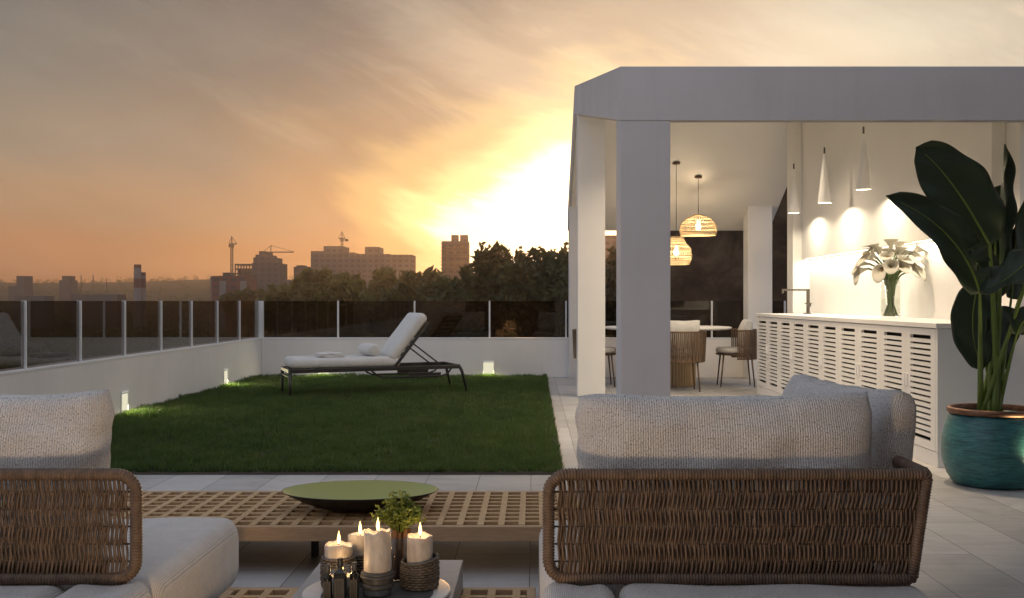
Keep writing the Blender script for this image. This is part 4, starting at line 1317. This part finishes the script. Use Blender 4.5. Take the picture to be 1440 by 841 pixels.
# ------------------------------------------------------------------ big potted plant
px_, py_ = 2.765, 6.20
pot = thing('plant_pot', 'round turquoise glazed pot with a copper rim holding the big leafy plant', 'pot', (px_, py_, 0))
pr = [(.0, .001), (.20, .001), (.232, .012), (.262, .06), (.286, .13), (.295, .20), (.290, .27), (.275, .34), (.255, .40), (.243, .425), (.232, .425), (.22, .40), (.21, .385), (0, .385)]
mk('pot_body', MB().lathe(pr, 72, (px_, py_, 0)), M['pot'], pot, smooth=True)
mk('copper_rim', MB().lathe([(.2435, .4255), (.256, .428), (.262, .438), (.262, .456), (.255, .462), (.236, .462), (.232, .452), (.233, .4255), (.2435, .4255)], 72, (px_, py_, 0), cap=False), M['copper'], pot, auto=50)
mk('soil', MB().lathe([(0, .41), (.2315, .405), (.2315, .39), (0, .387)], 40, (px_, py_, 0)), M['soil'], pot, smooth=True)
pl = thing('banana_plant', 'tall plant with big paddle shaped dark green leaves in the turquoise pot', 'plant', (px_, py_, .405))

def W3(px, py, dy_=0):
    Y = py_ + dy_
    return Vector((PX(px, Y), Y, PZ(py, Y)))
def bez(ps, n):
    out = []
    for k in range(n + 1):
        s = k / n; q = [Vector(p) for p in ps]
        while len(q) > 1: q = [q[i].lerp(q[i + 1], s) for i in range(len(q) - 1)]
        out.append(q[0])
    return out
def big_leaf(base, ctrl, wmax, nrm, stalk_r=.016, cup=.10, wave=.012, seed=0, split=()):
    """ctrl: points of the leaf's midrib, from the stalk's top to the tip; nrm: the leaf's facing"""
    rib = bez(ctrl, 30); st = bez([base, base.lerp(Vector(ctrl[0]), .55) + Vector((0, 0, .03)), ctrl[0]], 12)
    vs = []; uv = []; fs = []; nu = 12; rr = random.Random(seed)
    n0 = Vector(nrm).normalized()
    for j, p in enumerate(rib):
        s = j / 30
        tg = (rib[min(j + 1, 30)] - rib[max(j - 1, 0)]).normalized()
        sd = tg.cross(n0).normalized(); nn = sd.cross(tg).normalized()
        w = wmax * (math.sin(PI * min(1, s * .93 + .045)) ** .55) * (1 - .25 * s) * (1.08 if s < .8 else 1.08)
        if s > .93: w *= max(.02, 1 - ((s - .93) / .07) ** 2)
        for i in range(nu + 1):
            q = -1 + 2 * i / nu
            ww = w * (1 + .03 * math.sin(s * 21 + q * 2 + seed))
            z = cup * w * (q * q) * 1.1 + wave * math.sin(s * 17 + q * 4 + seed) * abs(q)
            vs.append(p + sd * (q * ww) + nn * z)
    for j in range(30):
        for i in range(nu):
            q = -1 + 2 * (i + .5) / nu
            if any(abs(j - sj) < 1 and (q * sg) > .25 for sj, sg in split): continue
            a = j * (nu + 1) + i
            fs.append((a, a + 1, a + nu + 2, a + nu + 1))
    me = mesh('leaf', MB().add(vs, fs), M['bigleaf'], True, pl.location, fix=False)
    ul = me.uv_layers.new(name='UVMap')
    for lp in me.loops:
        j, i = divmod(lp.vertex_index, nu + 1)
        ul.data[lp.index].uv = (i / nu, j / 30 * 3 + abs(i - nu / 2) * .05)
    o = bpy.data.objects.new('leaf', me); COL.objects.link(o); o.parent = pl
    sm = o.modifiers.new('thick', 'SOLIDIFY'); sm.thickness = .002
    full = st + rib[1:28]
    rs = [stalk_r * 1.35 * (1 - .63 * k / 12) for k in range(13)] + [stalk_r * .5 * (1 - .8 * k / 27) for k in range(27)]
    mb = MB().tube(full, rs, 8)
    s_ = mk('stalk', mb, M['stalk'], None, smooth=True, local=True)
    s_.data.transform(Matrix.Translation(-pl.location)); s_.parent = o
    return o
def B0(k):
    a = k * 2.4; return Vector((px_ - .02 + .055 * math.cos(a), py_ + .05 * math.sin(a), .405))
# leaves read off the photograph: stalk top -> tip (pixels, depth offset)
big_leaf(B0(0), [W3(1392, 345, -.05), W3(1368, 300, -.10), W3(1330, 235, -.12), W3(1288, 207, -.10)], .205, (-.25, -1, .30), .018, seed=1)
big_leaf(B0(1), [W3(1378, 412, -.22), W3(1362, 350, -.28), W3(1318, 305, -.3), W3(1246, 275, -.26)], .125, (-.45, -.75, .55), .016, cup=.35, seed=2, split=((5, 1), (9, 1)))
big_leaf(B0(2), [W3(1408, 380, .02), W3(1406, 310, .02), W3(1410, 250, .03), W3(1414, 203, .04)], .06, (.75, -1, 0), .016, cup=.9, seed=3)
big_leaf(B0(3), [W3(1376, 400, .06), W3(1366, 435, .05), W3(1362, 480, .04), W3(1383, 520, .02)], .135, (-.2, -1, .15), .014, seed=4)
big_leaf(B0(4), [W3(1462, 345, -.16), W3(1448, 372, -.25), W3(1412, 398, -.32), W3(1378, 410, -.34)], .105, (-.1, -.6, .9), .013, cup=.25, wave=.02, seed=5)
big_leaf(B0(5), [W3(1400, 340, .18), W3(1392, 310, .2), W3(1394, 290, .2), W3(1420, 262, .2)], .13, (.1, -1, .1), .014, seed=6)
big_leaf(B0(6), [W3(1440, 400, .12), W3(1452, 330, .15), W3(1462, 280, .16), W3(1475, 235, .18)], .14, (.2, -1, .2), .015, seed=7)
big_leaf(B0(7), [W3(1396, 420, .12), W3(1392, 400, .12), W3(1380, 385, .12), W3(1360, 335, .14)], .15, (-.1, -1, .2), .014, seed=8)
big_leaf(B0(8), [W3(1430, 470, -.1), W3(1436, 450, -.12), W3(1452, 430, -.14), W3(1480, 470, -.16)], .09, (.3, -.7, .7), .012, seed=9)
big_leaf(B0(9), [W3(1408, 430, .08), W3(1410, 440, .06), W3(1408, 480, .05), W3(1398, 530, .05)], .13, (.3, -1, .1), .012, seed=10)
big_leaf(B0(10), [W3(1422, 420, .14), W3(1426, 380, .16), W3(1434, 340, .18), W3(1446, 296, .2)], .12, (.35, -1, .1), .014, seed=11)
big_leaf(B0(11), [W3(1405, 400, .2), W3(1396, 370, .22), W3(1384, 330, .24), W3(1380, 280, .26)], .10, (-.4, -1, .1), .013, seed=12)
# up-light standing beside the pot
ux, uy = 2.98, 5.86
ul_ = thing('spot_light', 'small lit garden spotlight on the floor beside the turquoise pot', 'light', (ux, uy, 0))
mk('body', MB().tube([(ux, uy, .02), (ux - .01, uy + .015, .09)], .03, 16), M['dark_metal'], ul_)
mk('lamp_face', MB().lathe([(0, .0), (.024, .0), (.024, .002)], 18, (ux - .0105, uy + .016, .0915)), M['lampface'], ul_)
lamp('plant_lamp', 'SPOT', (ux - .012, uy + .018, .11), 22, (1, .82, .45), ul_, spot_size=math.radians(95), spot_blend=.6, shadow_soft_size=.03, rot=(math.radians(180 - 30), 0, math.radians(35)))

# ------------------------------------------------------------------ neighbouring dark wall behind the pavilion
nb = thing('neighbouring_wall', 'tall dark brown rendered wall of the next building behind the pavilion', 'wall', (7, 22.3, -13))
mk('wall_body', MB().box(2.0, 16, 22, 22.6, -13, 4.9), M['wall_brown'], nb)
mk('coping', MB().box(1.95, 16.05, 21.95, 22.65, 4.9, 5.0), M['wall_brown'], nb)

# ------------------------------------------------------------------ trees beyond the railing
def leaf_cloud(n_clump, per, size, shape, R):
    """flat leaf faces in clumps through a lumpy crown volume; returns (n,4,3)"""
    out = []
    centers = []
    for k in range(n_clump):
        for _ in range(60):
            p = R.normal(0, 1, 3); p /= np.linalg.norm(p); q = p * (R.random() ** .42)
            if shape(q): break
        centers.append(q)
    C = np.array(centers)
    P = np.repeat(C, per, 0) + R.normal(0, 1, (n_clump * per, 3)) * (np.repeat(R.uniform(.05, .11, n_clump), per)[:, None])
    return P
def tree(name, label, px, ytop, Y, width_px, height_scale, seed, leaf, lobes=5, dens=1.0, leaf_size=.26):
    R = np.random.default_rng(seed)
    x = PX(px, Y); top = PZ(ytop, Y); g = tz(x, Y)
    rad = width_px / 2 * Y / F; H = top - g; ch = min(H * .78, rad * 2.6 * height_scale)
    r = thing(name, label, 'tree', (x, Y, g), 0, 'trees beyond the glass railing')
    # lobes making an uneven crown
    lob = []
    for k in range(lobes):
        a = R.random() * 2 * PI; e = R.uniform(.25, .62)
        lob.append((np.array([math.cos(a) * e, math.sin(a) * e, R.uniform(-.45, .55)]), R.uniform(.38, .55)))
    lob.append((np.array([R.uniform(-.15, .15), 0, .52]), .5)); lob.append((np.array([0, 0, 0.]), .55))
    n = int(150 * dens); per = 26
    C = []
    while len(C) < n:
        c, s = lob[R.integers(len(lob))]
        p = R.normal(0, 1, 3); p /= np.linalg.norm(p)
        C.append(c + p * s * (R.random() ** .35))
    C = np.array(C)
    P = np.repeat(C, per, 0) + R.normal(0, 1, (n * per, 3)) * np.repeat(R.uniform(.04, .12, n), per)[:, None]
    P = P[P[:, 2] < 1.06]
    m = len(P)
    P = P * np.array([rad, rad, ch / 2]) + np.array([0, 0, H - ch / 2])
    P = P * 1.0
    nrm = R.normal(0, 1, (m, 3)); nrm /= np.linalg.norm(nrm, axis=1)[:, None]
    t1 = np.cross(nrm, R.normal(0, 1, (m, 3))); t1 /= np.linalg.norm(t1, axis=1)[:, None]; t2 = np.cross(nrm, t1)
    s = (leaf_size * Y / 62) * R.uniform(.6, 1.4, m)[:, None]
    V = np.stack([P - t1 * s, P + t2 * s * .45, P + t1 * s, P - t2 * s * .45], 1)
    me = np_mesh('crown', V, 4, M[leaf])
    o = bpy.data.objects.new('crown', me); COL.objects.link(o); o.parent = r
    tb = MB()
    tb.tube([(0, 0, -.5), (R.uniform(-.2, .2), 0, H * .3), (R.uniform(-.4, .4), R.uniform(-.3, .3), H * .75)], [rad * .07 + .12, rad * .055 + .09, .06], 8)
    for k in range(7):
        c = C[R.integers(len(C))] * np.array([rad, rad, ch / 2]) + np.array([0, 0, H - ch / 2])
        h0 = H * R.uniform(.28, .55)
        tb.tube([(0, 0, h0), (c[0] * .5, c[1] * .5, (h0 + c[2]) / 2 + .3), tuple(c)], [rad * .03 + .05, rad * .02 + .04, .03], 6)
    mk('trunk', tb, M['trunk'], r, local=True, smooth=True)
    return r
T = [
 # px, ytop, Y, width, hs, label
 (752, 346, 62, 120, 1.25, 'tallest dark tree the setting sun glows through, just left of the pavilion', 'leaf_dark', 9, 1.7),
 (693, 345, 66, 74, 1.6, 'tall dark rounded tree right of the twin topped tower', 'leaf_dark', 7, 1.3),
 (806, 353, 64, 90, 1.3, 'dark tree beside the pavilion\'s left column, right of the glowing tree', 'leaf_dark', 7, 1.3),
 (866, 352, 70, 90, 1.3, 'dark tree seen through the gap between the pavilion\'s left columns', 'leaf_dark', 7, 1.2),
 (655, 377, 72, 70, 1.4, 'dark bushy tree in front of the twin topped tower', 'leaf_dark', 6, 1.1),
 (612, 379, 84, 66, 1.3, 'dark tree just left of the twin topped tower', 'leaf_dark', 6, 1.0),
 (575, 376, 90, 62, 1.4, 'spiky dark tree in front of the long stepped block\'s right end', 'leaf_dark', 7, 1.0),
 (540, 374, 96, 58, 1.5, 'tree with ragged top before the middle of the long stepped block', 'leaf_mid', 7, 1.0),
 (500, 386, 88, 78, 1.2, 'broad olive tree above the lounger\'s mattress, before the stepped block', 'leaf_mid', 6, 1.1),
 (458, 382, 92, 60, 1.4, 'olive tree before the left end of the long stepped block', 'leaf_mid', 6, 1.0),
 (425, 388, 98, 70, 1.3, 'olive tree above the second glass pane of the far railing', 'leaf_mid', 7, 1.0),
 (388, 403, 94, 70, 1.1, 'low olive tree above the corner of the two railings', 'leaf_mid', 6, 1.0),
 (478, 396, 70, 90, 1.1, 'near low olive bush crowned tree behind the railing, left of the lounger\'s back', 'leaf_mid', 6, 1.1),
 (560, 392, 66, 90, 1.1, 'near low dark tree behind the lounger\'s raised back', 'leaf_dark', 6, 1.1),
 (630, 394, 60, 90, 1.1, 'near low dark tree behind the railing, right of the lounger', 'leaf_dark', 6, 1.1),
 (350, 408, 120, 70, 1.0, 'low dark tree before the red brick block', 'leaf_dark', 6, .9),
]
for k, (px, yt, Y, wpx, hs, lb, lf_, lobes, dens) in enumerate(T):
    Y = Y * 2.5
    tree('leafy_tree', lb, px, yt, Y, wpx, hs, 100 + k, lf_, lobes, dens)

# far woods on the plain and hills: one uncountable mass
R = np.random.default_rng(3)
pts = []
for k in range(5200):
    a = R.uniform(-.62, .22); d = R.uniform(140, 700) if k % 3 else R.uniform(600, 1180)
    x, y = d * math.sin(a), d * math.cos(a)
    h = R.uniform(2.5, 6); g = tz(x, y)
    nl = 16
    P = R.normal(0, 1, (nl, 3)) * np.array([h * .32, h * .32, h * .28]) + np.array([x, y, g + h * .22])
    nrm = R.normal(0, 1, (nl, 3)); nrm /= np.linalg.norm(nrm, axis=1)[:, None]
    t1 = np.cross(nrm, R.normal(0, 1, (nl, 3))); t1 /= np.linalg.norm(t1, axis=1)[:, None]; t2 = np.cross(nrm, t1)
    s = h * .15
    pts.append(np.stack([P - t1 * s, P + t2 * s * .7, P + t1 * s, P - t2 * s * .7], 1))
V = np.concatenate(pts)
o = bpy.data.objects.new('distant_woods', np_mesh('distant_woods', V, 4, M['leaf_dark'])); COL.objects.link(o)
tag(o, 'distant dark woods covering the plain and low hills under the skyline', 'woods', kind='stuff')

# ------------------------------------------------------------------ skyline
def block(name, label, Y, rects, material, base_y=430, depth=None, cat='building', extra=None, win=True):
    """rects: (px0, px1, ytop) boxes of one building seen at distance Y; the first is the body"""
    x0 = PX(min(q[0] for q in rects), Y); x1 = PX(max(q[1] for q in rects), Y)
    g = min(tz((x0 + x1) / 2, Y), PZ(base_y, Y)) - 3
    dp = depth or max(10, (x1 - x0) * .5)
    r = thing(name, label, cat, ((x0 + x1) / 2, Y, g))
    for k, (a, c, yt) in enumerate(rects):
        zt = PZ(yt, Y)
        e = .12 * k
        mk('wall' if k == 0 else 'roof_block', MB().box(PX(a, Y), PX(c, Y), Y + e, Y + dp - e, g, zt), material, r)
    return r
block('apartment_block', 'long stepped apartment block in the middle of the skyline', 620,
      [(437, 455, 353), (455, 482, 346), (482, 498, 355), (498, 513, 357), (513, 532, 347), (532, 548, 357), (548, 579, 358)], M['concrete'], depth=22)
tw = block('tower_block', 'tall twin topped tower standing apart before the sunset glow', 520, [(621, 658, 339)], M['concrete'], depth=14)
Y = 520
for a, c in ((634, 643.5), (646.5, 657)): mk('roof_block', MB().box(PX(a, Y), PX(c, Y), Y + 2, Y + 9, PZ(339, Y), PZ(330, Y)), M['concrete'], tw)
for k in range(11):
    zt = PZ(342 + k * 5, Y)
    mk('balcony', MB().box(PX(620, Y), PX(659, Y), Y - 1.2, Y - .1, zt - .5, zt), M['concrete_dark'], tw)
block('apartment_block', 'stepped tower block under the long crane jib', 560, [(354, 393, 370), (356, 386, 362), (359, 378, 358), (364, 371, 353)], M['concrete_dark'], depth=18)
block('apartment_block', 'small square block between crane jib and the olive trees', 600, [(413, 432, 375), (417, 427, 373)], M['concrete_dark'])
un = thing('unfinished_building', 'open concrete skeleton of an unfinished block beside the thin crane', 'building', (PX(342, 600), 600, -12))
Y = 600
sk = MB()
for k in range(7): sk.box(PX(330 + k * 4, Y), PX(331.2 + k * 4, Y), Y, Y + 1, -12, PZ(371, Y))
for yy_ in (371, 377.5, 384, 392): sk.box(PX(330, Y), PX(356, Y), Y - .1, Y + 12, PZ(yy_, Y) - .8, PZ(yy_, Y))
mk('skeleton', sk, M['concrete_dark'], un)
mk('core', MB().box(PX(331, Y), PX(355, Y), Y + 6, Y + 12, -12, PZ(379, Y)), M['concrete_dark'], un)
rb_ = block('brick_block', 'low red brick block with pale vertical panels', 430, [(297, 347, 388)], M['redbrick'], depth=16)
Y = 430
for a, c in ((309, 318), (338, 347), (296, 298)): mk('pale_panel', MB().box(PX(a, Y), PX(c, Y), Y - .4, Y - .1, -14, PZ(395 if a > 300 else 389, Y)), M['far_white'], rb_)
mk('roof_block', MB().box(PX(310, Y), PX(322, Y), Y + 3, Y + 8, PZ(388, Y), PZ(383, Y)), M['concrete_dark'], rb_)
block('apartment_block', 'pale low block at the foot of the stepped tower', 520, [(398, 412, 396), (400, 408, 393)], M['concrete'])
block('factory_block', 'dark tower house with a slanting side at the far left', 620, [(23, 35, 388), (12, 23, 402)], M['plain_dark'], win=False)
block('factory_block', 'domed dark block on the left horizon', 640, [(83, 99, 394), (87, 96, 388)], M['plain_dark'], win=False)
block('apartment_block', 'sunlit tower glimpsed between the pavilion\'s left columns', 500, [(846, 872, 331)], M['concrete'])
block('warehouse', 'long low pale warehouse on the plain at left', 480, [(100, 165, 414)], M['plain_dark'], win=False)
block('warehouse', 'small low grey shed on the plain left of the striped chimneys', 470, [(20, 62, 416)], M['plain_dark'], win=False)
# striped chimneys
def chimney(label, px, w, ytop, Y):
    x = PX(px, Y); g = tz(x, Y) - 1; rr = w / 2 * Y / F
    r = thing('chimney', label, 'chimney', (x, Y, g), 0, 'striped chimneys')
    ed = [g] + [PZ(q, Y) for q in [424, 405, 392, ytop + 11, ytop + 6, ytop]]
    for k in range(5):
        if ed[k + 1] - ed[k] < .05: continue
        mk('band', MB().lathe([(rr * (1.25 - .035 * k), ed[k]), (rr * (1.215 - .035 * k), ed[k + 1])], 20, (x, Y, 0)), M['far_red'] if k in (2, 4) else M['far_white'], r, auto=40)
chimney('tall red and white striped chimney at left, higher of two', 193.5, 9, 366, 480)
chimney('shorter red and white striped chimney beside the taller one', 200.5, 8, 377, 484)
# masts
for px, yt, lb in ((114, 387, 'thin mast right of the domed block'), (131, 387, 'thin mast on the left horizon, right of another mast'), (150, 391, 'short thin mast left of the striped chimneys')):
    Y = 660; x = PX(px, Y); g = tz(x, Y)
    o = mk('mast', MB().tube([(x, Y, g), (x, Y, PZ(yt, Y))], [.5, .28], 6), M['crane'], None, loc=(x, Y, g)); tag(o, lb, 'mast', 'masts on the left horizon')
# tower cranes
def crane(label, px, ybase, yjib, jl, jr, Y, mast_w=1.1):
    x = PX(px, Y); g = PZ(ybase, Y); zj = PZ(yjib, Y); w = mast_w
    r = thing('tower_crane', label, 'crane', (x, Y, g), 0, 'tower cranes on the skyline')
    m = MB()
    for sx_ in (-1, 1):
        for sy_ in (-1, 1): m.bar((x + sx_ * w / 2, Y + sy_ * w / 2, g), (x + sx_ * w / 2, Y + sy_ * w / 2, zj), .28, .28, (0, 1, 0))
    n = max(2, int((zj - g) / w / 1.3)); h = (zj - g) / n
    for k in range(n):
        s = 1 if k % 2 else -1
        m.bar((x - s * w / 2, Y - w / 2, g + k * h), (x + s * w / 2, Y - w / 2, g + (k + 1) * h), .25, .25, (0, 1, 0))
    mk('mast', m, M['crane'], r)
    xl, xr = PX(jl, Y), PX(jr, Y)
    mk('jib', MB().bar((xl, Y, zj + .4), (xr, Y, zj + .4), .7, .7).bar((xl if abs(xl - x) > abs(xr - x) else xr, Y, zj + .7), (x, Y, zj + 4.5), .25, .25, (0, 1, 0)).bar((xr if abs(xl - x) > abs(xr - x) else xl, Y, zj + .7), (x, Y, zj + 4.5), .25, .25, (0, 1, 0)), M['crane'], r)
    mk('cab', MB().box(x - 1, x + 1, Y - 1.2, Y + 1.2, zj - 1.6, zj), M['crane'], r)
    mk('tower_head', MB().bar((x, Y, zj), (x, Y, zj + 4.8), .5, .5, (0, 1, 0)), M['crane'], r)
    cx_ = xr if abs(xr - x) < abs(xl - x) else xl
    mk('counterweight', MB().box(min(cx_, cx_ + 2), max(cx_, cx_ + 2), Y - .8, Y + .8, zj - 1.5, zj), M['concrete_dark'], r)
crane('thin tower crane standing alone with a short jib', 326, 395, 344, 322, 333, 590)
crane('tower crane with a long flat jib behind the stepped tower block', 381, 372, 355.5, 371, 413, 640)
crane('tower crane over the long stepped apartment block', 481, 362, 336, 476, 485, 660)

# ------------------------------------------------------------------ haze
HAZE = True
if HAZE:
    m = bpy.data.materials.new('dusk_haze'); m.use_nodes = True; t = NT(m); t.n.remove(t.b)
    pv = t.n.new('ShaderNodeVolumePrincipled'); pv.inputs['Color'].default_value = (.85, .74, .66, 1)
    pv.inputs['Density'].default_value = .00032; pv.inputs['Anisotropy'].default_value = .72
    t.link(pv.outputs[0], t.n['Material Output'].inputs['Volume'])
    o = mk('haze', MB().box(-1500, 1500, -1500, 1500, -62, 52), m); tag(o, 'warm evening haze lying over the city', 'haze', kind='stuff')

# ------------------------------------------------------------------ render settings
SC.view_settings.view_transform = 'Standard'; SC.view_settings.look = 'None'; SC.view_settings.gamma = 1; SC.view_settings.exposure = 0
SC.view_settings.use_curve_mapping = False
SC.render.engine = 'CYCLES'
cy = SC.cycles
cy.use_denoising = True
try: cy.denoiser = 'OPENIMAGEDENOISE'
except Exception: pass
cy.max_bounces = 8; cy.diffuse_bounces = 4; cy.glossy_bounces = 4; cy.transparent_max_bounces = 24; cy.transmission_bounces = 6; cy.volume_bounces = 0
cy.sample_clamp_indirect = 6; cy.caustics_reflective = False; cy.caustics_refractive = False
cy.use_light_tree = True
